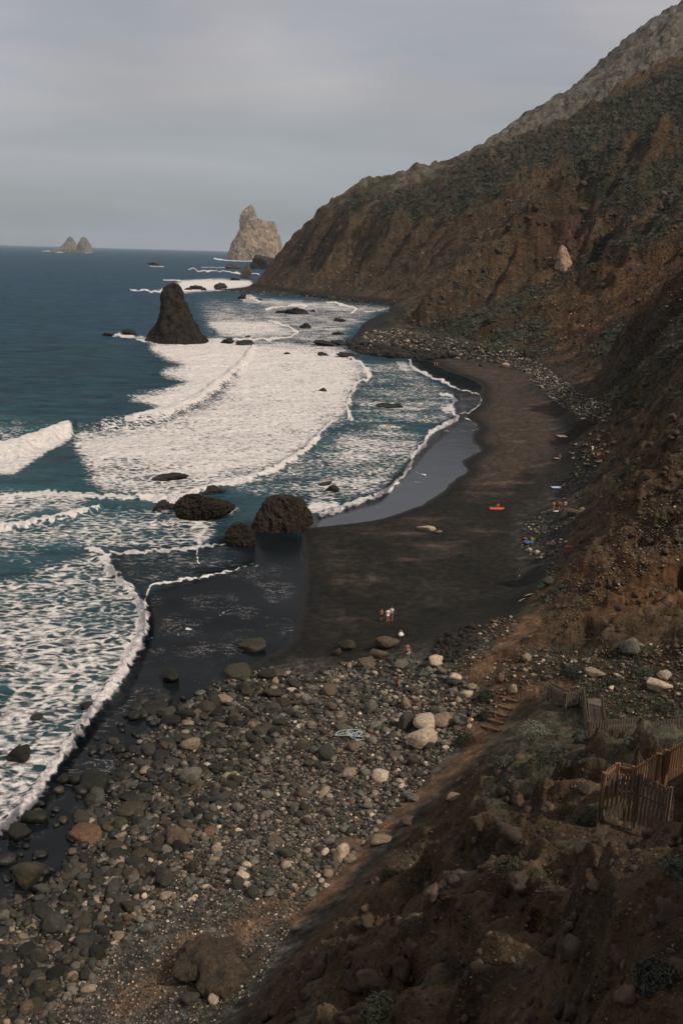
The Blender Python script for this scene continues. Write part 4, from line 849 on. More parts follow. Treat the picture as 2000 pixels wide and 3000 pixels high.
WETB = [(640,2010),(860,1960),(930,2000),(820,2140),(700,2290),(560,2460),(420,2600),(330,2760),(200,2900),(60,3010),(-40,3010),(-40,2680),(180,2560),(210,2420),(300,2300),(380,2200),(420,2120),(540,2060)]
GRV = [(860,2200),(1130,2020),(1350,2050),(1330,2190),(1130,2400),(950,2600),(860,2700),(760,2900),(600,3010),(60,3010),(330,2790),(560,2500),(700,2320)]
mixc_ = {'grey': 5, 'dgrey': 4., 'brown': 1.6, 'tan': 1.8, 'pale': .8, 'olive': .8, 'rust': .35}
wetc_ = {'wet': 4, 'olive': 3, 'dgrey': 3, 'brown': 1, 'tan': .15}
Fb = field(COB, 1700, 15, 38, 2.6, mixc_); Fw = field(WETB, 900, 20, 54, 2.5, wetc_)
Fm = field(COB, 8000, 7, 18, 1.8, mixc_); Fwm = field(WETB, 1500, 10, 26, 1.5, wetc_)
Fg = field(GRV, 9000, 4, 11, 1.6, {'grey': 5, 'dgrey': 4, 'brown': 1.4, 'tan': 1.8, 'pale': 1.4})
Fg2 = field(COB, 9000, 3.5, 9, 1.6, mixc_)
UPR = [(1290,1950),(1390,1840),(1480,1800),(1560,1840),(1540,1900),(1700,1900),(2010,1880),(2010,2110),(1800,2110),(1720,2040),(1650,2000),(1590,2010),(1520,2050),(1440,2130),(1380,2060)]
Fu = field(UPR, 2200, 4, 20, 2.0, {'tan': 4, 'pale': 1.2, 'grey': 2, 'brown': 5, 'rust': 1}, dens=lambda X, Y: 1-.9*sample(pathm, X, Y))
SCR = [(2010,1420),(1900,1500),(1760,1640),(1640,1760),(1570,1850),(1640,1850),(1760,1760),(1860,1690),(2010,1640)]
Fs_ = field(SCR, 1300, 3, 11, 1.9, {'grey': 3, 'tan': 2, 'pale': .8, 'brown': 5})
SCR2 = [(2010,1280),(1900,1400),(1780,1500),(1680,1640),(1560,1800),(1540,1850),(1640,1850),(1900,1660),(2010,1600)]
Fs2 = field(SCR2, 800, 3, 9, 1.9, {'tan': 2, 'brown': 4, 'grey': 2})
PNT = [(1040,1010),(1070,975),(1150,960),(1300,990),(1500,1020),(1600,1080),(1640,1110),(1600,1150),(1500,1070),(1380,1052),(1260,1048),(1120,1042),(1050,1030)]
Fp = field(PNT, 3200, 4, 14, 1.8, {'grey': 4, 'dgrey': 4, 'tan': 2.2, 'pale': 1.6, 'olive': 2})
TOE = [(1560,1080),(1640,1110),(1720,1160),(1790,1190),(1790,1240),(1740,1230),(1690,1215),(1620,1180),(1570,1130)]
Ft = field(TOE, 1500, 4, 11, 1.8, {'grey': 5, 'dgrey': 4, 'pale': 1.3, 'tan': 1})
TO2 = [(1660,1300),(1760,1240),(1800,1270),(1770,1360),(1700,1440),(1700,1480),(1660,1600),(1620,1700),(1560,1760),(1580,1650),(1520,1600),(1540,1530),(1620,1480),(1680,1400)]
Ft2 = field(TO2, 620, 4, 17, 1.5, {'grey': 5, 'dgrey': 4, 'pale': 1, 'tan': 1.4, 'brown': 1})
HDL = [(640,846),(760,852),(900,862),(1000,872),(1100,884),(1150,898),(1130,905),(1000,888),(900,874),(760,864),(650,854)]
Fh = field(HDL, 900, 3, 9, 1.8, {'dgrey': 4, 'black': 4, 'grey': 2, 'tan': 1.4})
BLK = [(1020,1000),(1080,1010),(1250,1030),(1340,1045),(1260,1055),(1100,1045),(1030,1030)]
Fk = field(BLK, 500, 8, 24, 1.6, {'black': 4, 'blackbrown': 2}, squash=.8)
LDG = [(1250,1935),(1290,1880),(1350,1840),(1400,1830),(1400,1900),(1330,1940)]
Fl = field(LDG, 420, 7, 26, 1.5, {'black': 5, 'blackbrown': 4, 'dgrey': 1}, squash=.8)
NSL = [(1380,2230),(1480,2200),(1700,2200),(1720,2330),(1800,2400),(2010,2450),(2010,3010),(660,3010),(880,2800),(1060,2610),(1250,2410)]
Fn = field(NSL, 4200, 2.5, 11, 1.9, {'brown': 5, 'tan': 1.5, 'grey': 1, 'olive': 2, 'soil': 5})
CR1 = {'soil': 3, 'soild': 5}
Fc1 = field(NSL, 420, 14, 80, 1.7, CR1, squash=1.0); Fc2 = field([(2010,1000),(1900,1050),(1800,1240),(1760,1400),(1700,1560),(1600,1740),(1560,1860),(2010,1880)], 420, 7, 30, 1.7, CR1, squash=.9)
Fc3 = field([(1200,940),(1400,700),(1640,500),(2010,400),(2010,1000),(1800,1000),(1600,1070),(1400,1030)], 350, 6, 26, 1.6, CR1, squash=.9); Fc4 = field([(760,840),(900,680),(1040,590),(1400,460),(2010,220),(2010,400),(1640,500),(1400,700),(1180,890)], 300, 4, 16, 1.6, CR1, squash=.9)
DUP = [(1200,960),(1500,1000),(1700,1100),(1900,1150),(2010,1000),(2010,640),(1500,560),(1200,700),(800,700),(760,830),(1000,860)]
Fd = field(DUP, 1500, 2.5, 8, 2., {'tan': 4, 'pale': 2, 'grey': 3})
# the largest stones of the near shore are things of their own
cand = []
for ff in (Fb, Fw):
    for k in range(len(ff[0])): cand.append((ff[6][k], ff, k))
cand.sort(key=lambda t: -t[0]); chosen = cand[:225]
for ff in (Fb, Fw): ff.append(np.ones(len(ff[0]), bool))
DESC = {'grey': 'grey', 'dgrey': 'slate grey', 'brown': 'brown', 'tan': 'tan', 'pale': 'pale cream', 'olive': 'olive brown', 'rust': 'rusty', 'wet': 'wet dark'}
MARKS = [(963,2224,'the coiled rope'),(1000,2510,'the tall pale slab'),(1240,2170,'the largest pale boulder'),(1117,2270,'the flat topped pale block'),(638,2488,'the pinkish white standing stone'),(1167,2000,'the bending woman'),(434,2720,'the round grey stone on gravel'),(249,2450,'the reddish boulder in the shallows'),(383,2370,'the split olive boulder'),(520,2450,'the wide brown boulder'),(485,2570,'the charcoal block on gravel'),(600,2800,'the big half buried mound'),(86,2560,'the large olive boulder in the water'),(720,2600,'the pair of dark stones'),(223,2756,'the smooth pink white stone'),(467,2215,'the glistening flat boulder'),(606,2075,'the dark olive boulder up the shore'),(1180,1940,'the man with the towel'),(565,2275,'the blue grey boulder'),(160,2710,'the broad dark boulder at lower left'),(287,2290,'the dark boulder in the shallows'),(721,2020,'the rounded olive boulder by the sand'),(970,2025,'the brown boulder at the upper rim'),(850,2300,'the middle of the cobbles')]
ORD = ['nearest', 'second nearest', 'third nearest', 'fourth nearest', 'fifth nearest', 'sixth nearest', 'seventh nearest', 'eighth nearest', 'ninth nearest', 'tenth nearest', 'eleventh nearest', 'twelfth nearest']
DIRS = ['right of', 'below right of', 'below', 'below left of', 'left of', 'above left of', 'above', 'above right of']
bld = {}
for (sz, ff, k) in chosen:
    ff[9][k] = False; key = ff[7][ff[5][k]]; me = variants[random.randrange(14)]; o = link('boulder', me); m_ = ff[3][k]
    sc_ = (m_*random.uniform(.9, 1.3), m_*random.uniform(.75, 1.05), m_*random.uniform(.5, .75)); p_ = ff[2][k]
    o.scale = sc_; o.rotation_euler = (random.uniform(-.3, .3), random.uniform(-.3, .3), random.uniform(0, 6.28)); o.location = (p_[0], p_[1], p_[2]+sc_[2]*.45); o.color = tuple(ff[4][k])+(1,)
    x_, y_ = ff[0][k], ff[1][k]; mk = min(MARKS, key=lambda t: math.hypot(t[0]-x_, t[1]-y_)); dx_, dy_ = x_-mk[0], y_-mk[1]
    di = DIRS[int(round(math.atan2(dy_, dx_)/(math.pi/4))) % 8]
    bld.setdefault((DESC[key], di, mk[2]), []).append((math.hypot(dx_, dy_), o)); o['group'] = 'large %s boulders of the cobble shore' % DESC[key]; o['category'] = 'boulder'
for (d_, di, mk), L_ in bld.items():
    L_.sort(key=lambda t: t[0])
    for i, (q, o) in enumerate(L_): o['label'] = '%s boulder, %s %s %s' % (d_, ORD[min(i, 11)], di, mk) if len(L_) > 1 else '%s boulder %s %s' % (d_, di, mk)
def cut(ff):
    m = ff[9]; return [ff[0][m], ff[1][m], ff[2][m], ff[3][m], ff[4][m], ff[5][m], ff[6][m], ff[7], ff[8]]
Fw2 = field([(120,2360),(290,2140),(420,2060),(620,1985),(680,2020),(400,2240),(240,2560),(40,2720),(-20,2560)], 130, 16, 60, 1.6, {'wet': 3, 'black': 2, 'olive': .6})
stuff_field('cobbles', [cut(Fb), cut(Fw), Fw2, Fm, Fwm, Fg, Fg2], RS)
stuff_field('scree_stones', [Fu, Fs_, Fs2, Fn, Fl], RS)
stuff_field('rock_crags', [Fc1, Fc2, Fc3, Fc4], RS, sink=-.38)
stuff_field('shore_stones', [Fp, Ft, Ft2, Fh, Fk, Fd], RS)

# ------------------------------------------------------------------ plants
VEGA = veg
def grid_s(A, x, y):
    a_ = np.arctan2(x, y); r = np.hypot(x, y); j = np.clip(np.interp(a_, az, np.arange(NA)).astype(int), 0, NA-1); i = np.clip(np.interp(np.log(np.maximum(r, 3.)), np.log(rr), np.arange(NR)).astype(int), 0, NR-1)
    return A[i, j]
def leaf_cluster(n, seed, leaf=.16, flat=.6):
    """small leaf faces spread through a low dome, each pointing its own way; returns verts, quads"""
    r = np.random.default_rng(seed); d = r.normal(size=(n, 3)); d /= np.linalg.norm(d, axis=1)[:, None]; d[:, 2] = np.abs(d[:, 2])
    lob = 1+.28*fbm(d[:, 0]*1.6+seed, d[:, 1]*1.6, d[:, 2]*1.6, o=2, seed=seed)*2
    c = d*(r.uniform(.35, 1, n)**.45*lob)[:, None]*[1, 1, flat]
    nrm = d+r.normal(size=(n, 3))*.55; nrm /= np.linalg.norm(nrm, axis=1)[:, None]
    t = np.cross(nrm, r.normal(size=(n, 3))); t /= np.linalg.norm(t, axis=1)[:, None]; b = np.cross(nrm, t); s_ = leaf*r.uniform(.6, 1.3, (n, 1))
    V = np.stack([c-t*s_, c-b*s_*.5+nrm*s_*.15, c+t*s_, c+b*s_*.5+nrm*s_*.15], 1).reshape(-1, 3); return V, np.arange(4*n).reshape(-1, 4)
def leaf_mat(name, src):
    m = Mat(name); m.b.inputs['Roughness'].default_value = .8; m.b.inputs['Specular IOR Level'].default_value = .15
    if src == 'obj': bc = m.node('ShaderNodeObjectInfo').outputs['Color']
    else: bc = m.attr('col', 0)
    n = m.noise(6., 3); c = m.mixc(1., bc, m.ramp(n, [(.3, g4(.6)), (.7, g4(1.4))]), 'MULTIPLY'); m.l.new(c, m.b.inputs['Base Color']); return m.m
LM, LS = leaf_mat('leaves', 'obj'), leaf_mat('scrub_leaves', 'col')
WOOD = simple('twig_wood', (.06, .045, .032), .9, .3, 10)
def tubes(paths, k=6):
    Vs, Fs = [], []; o_ = 0
    for pts, rad in paths:
        pts = np.array(pts, float); n = len(pts); rad = np.broadcast_to(rad, (n,))
        for i in range(n):
            t = pts[min(i+1, n-1)]-pts[max(i-1, 0)]; t /= np.linalg.norm(t)+1e-9; u = np.cross(t, [0, 0, 1.]) if abs(t[2]) < .9 else np.cross(t, [1., 0, 0]); u /= np.linalg.norm(u); w = np.cross(t, u)
            for q in range(k): a_ = 2*math.pi*q/k; Vs.append(pts[i]+rad[i]*(u*math.cos(a_)+w*math.sin(a_)))
        for i in range(n-1):
            for q in range(k): Fs.append((o_+i*k+q, o_+i*k+(q+1) % k, o_+(i+1)*k+(q+1) % k, o_+(i+1)*k+q))
        o_ += n*k
    return np.array(Vs), np.array(Fs)
BUSH = [(1559,2172,100,70,(.15,.17,.13),'large silvery green bush on the slope below the log steps'),(1622,2245,112,70,(.065,.075,.06),'broad dark green bush below the silvery one'),(1478,2248,64,44,(.08,.09,.07),'grey green bush at the shady edge above the trail'),
 (1700,2172,54,36,(.07,.08,.065),'dusky bush under the corner of the stair fence'),(1110,3000,96,84,(.14,.155,.10),'pale green bush at the very bottom of the picture'),(1985,2552,90,60,(.10,.115,.09),'grey green bush on the right edge below the boardwalk'),
 (1679,1976,60,34,(.05,.062,.05),'dark bush among the rocks above the lower stairs'),(1422,2056,56,40,(.032,.04,.026),'nearly black bush between the trail and the log steps'),(1362,2190,70,54,(.035,.038,.024),'dark bush in the loop of the trail'),
 (1889,1985,66,34,(.06,.075,.055),'blue green bush on the terrace by the pale slab'),(1356,2862,66,46,(.05,.055,.042),'small bush in the deep shade of the slope'),(1917,2890,120,90,(.05,.055,.045),'wide bush in the lower right corner'),
 (1730,2420,80,44,(.05,.055,.035),'low bush in front of the fence posts'),(1500,2560,90,50,(.045,.05,.032),'low bush in the middle of the shaded slope'),(1250,2560,60,36,(.045,.05,.032),'small bush near the shaded foot of the slope'),(1850,2185,60,30,(.075,.09,.07),'green bush behind the top rail of the boardwalk'),
 (1420,2110,44,30,(.034,.04,.028),'small dark bush right of the walker in black'),(1140,2575,60,34,(.05,.05,.03),'tuft at the shaded border below the long tan slab'),(1800,2010,54,26,(.045,.055,.04),'dark green bush above the stair corner'),(1950,2085,60,30,(.055,.06,.045),'bush just above the far right end of the fence')]
for bi, (x_, y_, w_, h_, c_, lb) in enumerate(BUSH):
    p, ok = cast(x_, y_-h_*.2); p = p[0]; s_ = pxsize(p)
    t = empty('bush', tuple(p-[0, 0, .05])); tag(t, lb, 'bush', None); w2 = w_*s_*.5; h2 = h_*s_*.75
    V1, F1 = leaf_cluster(1500, 500+bi, .060/max(w2, .5), 1.); V1 = V1*[w2, w2*.85, h2]
    f_ = link('foliage', nmesh('foliage', V1, F1, False), LM, t); f_.color = c_+(1,)
    rb = random.Random(bi); pth = []
    for q in range(9):
        a_ = rb.uniform(0, 6.28); e = rb.uniform(.3, .85); pth.append(([(0, 0, 0), (w2*e*.45*math.cos(a_), w2*e*.45*math.sin(a_), h2*.4), (w2*e*math.cos(a_), w2*e*math.sin(a_), h2*.85)], (.025, .015, .006)))
    link('stem', nmesh('stem', *tubes(pth), True), WOOD, t)
def scrub(name, poly, n, smin, smax, nl, leaf, flat, cA, cB, thr=.45, protos=8, seed=0, zmin=5):
    X, Y = in_px(poly, n); p, ok = cast(X, Y); ok &= (grid_s(VEGA, p[:, 0], p[:, 1]) +.05 > rng.uniform(.05, .9, len(X))) & (p[:, 2] > zmin); ok &= (sample(pathm, X, Y) < .4) & (np.hypot(p[:, 0], p[:, 1]) > 17); p = p[ok]
    pr = [leaf_cluster(nl, 900+seed*20+i, leaf, flat) for i in range(protos)]; F1 = pr[0][1]; k = len(pr[0][0])
    Vs = np.zeros((len(p), k, 3)); Cs = np.zeros((len(p), k, 3))
    for i in range(len(p)):
        s_ = rng.uniform(smin, smax)*(1+(rng.uniform() < .1)*.6); V = rotz(pr[rng.integers(protos)][0], rng.uniform(0, 6.28)); Vs[i] = V*s_+p[i]-[0, 0, s_*.12]; Cs[i] = (np.array(cA)+(np.array(cB)-cA)*rng.uniform())*rng.uniform(.7, 1.25)
    Fs = (F1[None]+np.arange(len(p))[:, None, None]*k).reshape(-1, 4)
    o = link(name, nmesh(name, Vs.reshape(-1, 3), Fs, False, Cs.reshape(-1, 3)), LS); tag(o, kind='stuff'); return o
scrub('slope_scrub', [(1150,2600),(1300,2400),(1430,2150),(1550,2060),(1720,2140),(2030,2150),(2030,3030),(700,3030),(850,2880)], 3000, .10, .34, 60, .12, .6, (.050,.042,.026), (.09,.080,.055), seed=1)
scrub('terrace_scrub', [(1560,2020),(1560,1890),(2030,1870),(2030,2130),(1740,2110)], 800, .2, .5, 50, .13, .55, (.035,.036,.024), (.060,.064,.046), seed=2)
scrub('cliff_scrub', [(1540,1840),(1700,1440),(1780,1300),(1760,1020),(1900,860),(2030,820),(2030,1880),(1560,1880)], 7000, .3, .8, 36, .2, .6, (.042,.046,.030), (.085,.085,.062), seed=3)
scrub('hill_scrub', [(1150,940),(1250,740),(1480,640),(1640,490),(1800,420),(2030,380),(2030,840),(1880,900),(1760,1040),(1600,1080),(1400,1030),(1200,990)], 15000, .6, 1.5, 26, .26, .65, (.052,.058,.040), (.105,.11,.084), seed=4)
scrub('ridge_scrub', [(740,850),(880,670),(1040,570),(1240,545),(1400,440),(1700,330),(2030,170),(2030,400),(1800,440),(1640,500),(1480,660),(1250,760),(1160,900)], 15000, 1.0, 2.6, 20, .3, .6, (.050,.056,.038), (.095,.10,.076), seed=5)

# ------------------------------------------------------------------ wooden stairs and boardwalk
def wood_mat(name, a_, b_):
    m = Mat(name); mpn = m.node('ShaderNodeMapping'); mpn.inputs['Scale'].default_value = (9, 9, 1.2); m.l.new(m.pos(), mpn.inputs[0]); n = m.noise(1.6, 6, .6, mpn.outputs[0]); n3_ = m.noise(.9, 3)
    c = m.ramp(n, [(.3, a_+(1,)), (.7, b_+(1,))]); c = m.mixc(1., c, m.ramp(n3_, [(.3, g4(.75)), (.7, g4(1.2))]), 'MULTIPLY'); m.l.new(c, m.b.inputs['Base Color']); m.b.inputs['Roughness'].default_value = .85; m.b.inputs['Specular IOR Level'].default_value = .2
    m.l.new(m.bump(n, .5, .01), m.b.inputs['Normal']); return m.m
WN = wood_mat('sun_tinted_wood', (.13,.075,.042), (.26,.150,.082)); WF = wood_mat('grey_wood', (.075,.062,.050), (.145,.118,.092)); WD = wood_mat('deck_wood', (.16,.088,.046), (.26,.15,.085))  # the warm wood has the inner fence's orange sunlight put into its colour
def boxes(bl):
    """bl: (centre, x axis half vector, y axis half vector, z half vector)"""
    Vs, Fs = [], []
    f = np.array([[0,1,3,2],[4,6,7,5],[0,4,5,1],[2,3,7,6],[0,2,6,4],[1,5,7,3]])
    for i, (c, ax, ay, az_) in enumerate(bl):
        c, ax, ay, az_ = map(np.array, (c, ax, ay, az_))
        for sx_ in (-1, 1):
            for sy_ in (-1, 1):
                for sz_ in (-1, 1): Vs.append(c+sx_*ax+sy_*ay+sz_*az_)
        Fs.append(f+8*i)
    return np.array(Vs), np.vstack(Fs)
def fence(tops, step, w, t, hgt, rail_h=(.32, .95), rail=True, mat=None, parent=None, side=1, drop=.25, rnd=0):
    """tops: 3D polyline along the tops of the slats; each slat goes down to the ground"""
    rf = random.Random(rnd); bl, rl, ps = [], [], []
    for a_, b_ in zip(tops[:-1], tops[1:]):
        a_, b_ = np.array(a_, float), np.array(b_, float); d = b_-a_; L_ = math.hypot(d[0], d[1]); n = max(1, int(round(L_/step))); u = np.array([d[0], d[1], 0])/L_; v = np.array([-u[1], u[0], 0])
        for k in range(n+1):
            if k == n and b_ is not tops[-1]: pass
            p_ = a_+d*(k+.5)/(n+1); gz = float(grid_h(np.array([p_[0]]), np.array([p_[1]]))[0]); zb = min(p_[2]-.6, max(gz-drop, p_[2]-hgt)); zt = p_[2]+rf.uniform(-.02, .02)
            bl.append(((p_[0], p_[1], (zt+zb)/2), u*w/2, v*t/2, np.array([rf.uniform(-.01, .01), rf.uniform(-.01, .01), (zt-zb)/2])))
        for rh in rail_h:
            m_ = (a_+b_)/2-[0, 0, rh]; rl.append((m_+v*side*(t/2+.022), d/2*1.0, v*.02, (0, 0, .05)))
        for e in (a_, b_):
            gz = float(grid_h(np.array([e[0]]), np.array([e[1]]))[0]); zb = max(gz-.3, e[2]-hgt-.4); ps.append(((e[0]+v[0]*side*.10, e[1]+v[1]*side*.10, (e[2]+.02+zb)/2), u*.055, v*.055, (0, 0, (e[2]+.02-zb)/2)))
    link('slat_panel', nmesh('slat_panel', *boxes(bl), False), mat, parent); link('rail', nmesh('rail', *boxes(rl), False), mat, parent)
    for q in ps: link('post', nmesh('post', *boxes([q]), False), mat, parent)
def P3(px, py, z): x, y = gp(px, py, z); return (float(x), float(y), float(z))
def planks(quad_a, quad_b, n, th, mat, parent, name='deck'):
    """planks laid across a walkway whose two sides run quad_a[0]->quad_a[1] and quad_b[0]->quad_b[1]"""
    A0, A1, B0, B1 = (np.array(q, float) for q in (*quad_a, *quad_b)); bl = []; 
    for k in range(n):
        t0 = (k+.5)/n; a_ = A0+(A1-A0)*t0; b_ = B0+(B1-B0)*t0; al = (A1-A0)/n*.44; bl.append(((a_+b_)/2-[0, 0, th/2], al, (b_-a_)/2, (0, 0, th/2)))
    link(name, nmesh(name, *boxes(bl), False), mat, parent)
# near boardwalk
zt = 20.15
nb = empty('boardwalk', P3(1880, 2330, 19.0)); loc0 = np.array(nb.location)
class Off:      # parts are modelled in world space and parented without moving
    pass
tag(nb, 'near wooden boardwalk with thick warm brown slat fences turning up the slope', 'boardwalk')
front = [P3(1768,2266,zt), P3(1872,2271,zt), P3(1962,2309,zt)]
backf = [P3(1766,2264,zt), P3(1806,2234,zt), P3(1862,2245,zt), P3(1930,2206,zt+1.3), P3(1956,2196,zt+1.45), P3(2040,2150,zt+3.0)]
fence(front, .215, .105, .05, 2.3, mat=WF, parent=nb, side=1, rnd=1)  # front slats take the greyer wood, their shade put into the colour
fence(backf, .150, .075, .04, 1.25, mat=WN, parent=nb, side=-1, rail_h=(.16,), rnd=2, drop=.1)
zd = zt-1.12
planks((P3(1790,2285+20,zd), P3(1905,2280,zd)), (P3(1812,2252+22,zd), P3(1885,2262+6,zd)), 12, .04, WD, nb)
planks((P3(1893,2276,zd+.05), P3(1962,2231,zd+1.0)), (P3(1935,2302,zd+.05), P3(2012,2252,zd+1.0)), 14, .04, WD, nb, 'stair_flight')
planks((P3(1962,2231,zd+1.05), P3(2060,2190,zd+2.2)), (P3(2012,2252,zd+1.05), P3(2080,2225,zd+2.2)), 14, .04, WD, nb, 'stair_flight')
# far stairs
fs = empty('wooden_stairs', P3(1740, 2080, 9.2)); tag(fs, 'lower wooden stairs with grey slat fences leading down to the dirt trail', 'stairs')
zf = 10.6
fence([P3(1604,2004,9.7), P3(1656,2031,zf-.35)], .17, .10, .05, 1.1, mat=WF, parent=fs, rnd=3)
fence([P3(1612,1998,9.5), P3(1662,2022,zf-.3)], .17, .10, .05, 1.1, mat=WF, parent=fs, rnd=9)
fence([P3(1657,2031,zf-.35), P3(1706,2016,zf)], .17, .10, .05, 1.2, mat=WF, parent=fs, rnd=4)
fence([P3(1709,2013,zf), P3(1722,2113,zf)], .17, .10, .05, 1.4, mat=WF, parent=fs, rnd=5)
fence([P3(1764,2036,zf), P3(1772,2104,zf)], .17, .10, .05, 1.2, mat=WF, parent=fs, rnd=6)
fence([P3(1723,2114,zf), P3(1872,2101,zf+.15), P3(1900,2114,zf+.15), P3(2060,2098,zf+.7)], .215, .12, .05, 1.35, mat=WF, parent=fs, rnd=7)
planks((P3(1719,2045,zf-1.0), P3(1727,2128,zf-1.0)), (P3(1758,2047,zf-1.0), P3(1768,2126,zf-1.0)), 22, .04, WF, fs)
planks((P3(1768,2124,zf-1.0), P3(2060,2112,zf-.5)), (P3(1764,2142,zf-1.0), P3(2060,2130,zf-.5)), 60, .04, WF, fs)
planks((P3(1662,2046,zf-1.35), P3(1712,2034,zf-1.0)), (P3(1668,2058,zf-1.35), P3(1716,2046,zf-1.0)), 12, .04, WF, fs)
planks((P3(1610,2020,8.7), P3(1662,2046,zf-1.35)), (P3(1602,2030,8.7), P3(1656,2060,zf-1.35)), 12, .04, WF, fs, 'stair_flight')
for par in (nb, fs):
    for ch in [o for o in C.objects if o.parent == par]: ch.matrix_parent_inverse = Matrix.Translation(-Vector(par.location))
for i, (x_, y_) in enumerate([(1494,2052),(1476,2074),(1463,2095),(1452,2116),(1441,2137)]):
    a_, _ = cast([x_-30, x_+24], [y_-9, y_+6]); a_ = a_; m_ = (a_[0]+a_[1])/2; d = (a_[1]-a_[0])/2
    rl_ = random.Random(i); pth = [tuple(d*t+[0, 0, .05+rl_.uniform(-.01, .01)]) for t in (-1, -.5, 0, .5, 1)]
    o = link('log_step', nmesh('log_step', *tubes([(pth, .10)], 10), True), WN); o.location = m_
    tag(o, ['topmost log step of the dirt trail, by the squared tan stone', 'second log step from the top of the dirt trail', 'middle log step of the dirt trail', 'fourth log step from the top of the dirt trail', 'lowest log step of the dirt trail, by the dark bush'][i], 'log step', 'log steps in the dirt trail')

# ------------------------------------------------------------------ people
def skin(pts, edges, rad, root=0):
    me = bpy.data.meshes.new('s'); me.from_pydata(pts, edges, []); ob = bpy.data.objects.new('s', me); C.objects.link(ob)
    md = ob.modifiers.new('k', 'SKIN'); md.use_smooth_shade = True; sb_ = ob.modifiers.new('u', 'SUBSURF'); sb_.levels = 1
    if not me.skin_vertices: 
        import bpy as _b
    lay = me.skin_vertices[0].data if me.skin_vertices else None
    if lay:
        for v_, r in zip(lay, rad): v_.radius = r if hasattr(r, '__len__') else (r, r)
        for i, v_ in enumerate(lay): v_.use_root = (i == root)
    dg = bpy.context.evaluated_depsgraph_get(); dg.update(); m2 = bpy.data.meshes.new_from_object(ob.evaluated_get(dg)); bpy.data.objects.remove(ob); bpy.data.meshes.remove(me)
    for p_ in m2.polygons: p_.use_smooth = True
    return m2
SKL = {'pelvis': (0,0,.95,.125,.10), 'waist': (0,0,1.08,.115,.09), 'chest': (0,.0,1.30,.145,.105), 'nb': (0,-.01,1.45,.062,.06), 'neck': (0,0,1.51,.052,.052), 'hl': (0,.015,1.57,.068,.075), 'hm': (0,.01,1.64,.078,.095), 'ht': (0,0,1.70,.06,.07)}
def skeleton(pose):
    J = {k: np.array(v[:3], float) for k, v in SKL.items()}; Rr = {k: v[3:] for k, v in SKL.items()}; E = [('pelvis','waist'),('waist','chest'),('chest','nb'),('nb','neck'),('neck','hl'),('hl','hm'),('hm','ht')]
    leg = {'stand': [((.02,0),( -.01,0)), ((.02,0),(-.01,0))], 'walk': [((.20,0),(.16,0)), ((-.06,0),(-.30,.06))], 'sit': None, 'lie': [((0,0),(0,0))]*2, 'bend': [((.04,0),(-.04,0)), ((.02,0),(-.08,0))]}
    for i, s_ in enumerate((-1, 1)):
        n = 'LR'[i]
        if pose == 'sit':
            J['hip'+n] = np.array([s_*.09, .02, .95]); J['knee'+n] = np.array([s_*.14, .38, 1.22]); J['ank'+n] = np.array([s_*.13, .62, .89]); J['toe'+n] = np.array([s_*.14, .78, .86])
        else:
            L_ = leg.get(pose, leg['stand'])[i]; J['hip'+n] = np.array([s_*.09, 0, .90]); J['knee'+n] = np.array([s_*.10, L_[0][0], .50+abs(L_[0][0])*.15]); J['ank'+n] = np.array([s_*.11, L_[1][0], .09+L_[1][1]]); J['toe'+n] = J['ank'+n]+[s_*.02, .15, -.05]
        J['sho'+n] = np.array([s_*.175, -.01, 1.41])
        arm = {'stand': ((.23,-.02,1.13),(.25,.08,.89)), 'walk': ((.23,(-.12 if i else .10),1.14),(.24,(-.10 if i else .26),.92)), 'sit': ((.26,-.10,1.16),(.24,.02,.90)), 'bend': ((.22,.14,1.20),(.15,.30,1.05)), 'hold': ((.22,.05,1.13),(.12,.26,1.16)), 'lie': ((.28,0,1.2),(.24,.0,.98))}.get(pose, ((.23,-.02,1.13),(.25,.08,.89)))
        J['elb'+n] = np.array([s_*arm[0][0], arm[0][1], arm[0][2]]); J['wri'+n] = np.array([s_*arm[1][0], arm[1][1], arm[1][2]])
        dd = J['wri'+n]-J['elb'+n]; dd /= np.linalg.norm(dd); sd = np.cross(dd, [s_, 0, 0]); sd /= np.linalg.norm(sd)+1e-9; J['pal'+n] = J['wri'+n]+dd*.085
        Rr.update({'hip'+n: (.088,.095), 'knee'+n: (.055,.058), 'ank'+n: (.036,.042), 'toe'+n: (.035,.022), 'sho'+n: (.055,.055), 'elb'+n: (.038,.038), 'wri'+n: (.024,.028), 'pal'+n: (.020,.036)})
        E += [('pelvis','hip'+n), ('hip'+n,'knee'+n), ('knee'+n,'ank'+n), ('ank'+n,'toe'+n), ('nb','sho'+n), ('sho'+n,'elb'+n), ('elb'+n,'wri'+n), ('wri'+n,'pal'+n)]
        for q, (off, ln) in enumerate([(-.030,.070),(-.010,.080),(.010,.076),(.030,.060)]):
            J['f%d' % q+n] = J['pal'+n]+dd*.035+sd*off; J['g%d' % q+n] = J['f%d' % q+n]+dd*ln+np.array([-s_*.02, 0, 0]); Rr['f%d' % q+n] = (.009,.009); Rr['g%d' % q+n] = (.007,.007); E += [('pal'+n, 'f%d' % q+n), ('f%d' % q+n, 'g%d' % q+n)]
        J['t'+n] = J['wri'+n]+dd*.06-sd*.055; Rr['t'+n] = (.010,.010); E += [('pal'+n, 't'+n)]
    if pose == 'bend':
        a_ = .75; piv = J['pelvis'].copy()
        for k in list(J):
            if not any(k.startswith(q) for q in ('hip', 'knee', 'ank', 'toe', 'pelvis')): d = J[k]-piv; J[k] = piv+[d[0], d[1]*math.cos(a_)+d[2]*math.sin(a_), -d[1]*math.sin(a_)+d[2]*math.cos(a_)]
    if pose == 'sit':
        for k in J: J[k] = J[k]-[0, 0, .84]
    if pose == 'lie':
        for k in J: x_, y_, z_ = J[k]; J[k] = np.array([x_, z_-.9, .11-y_*.8+.0])
    return J, Rr, E
pm_cache = {}
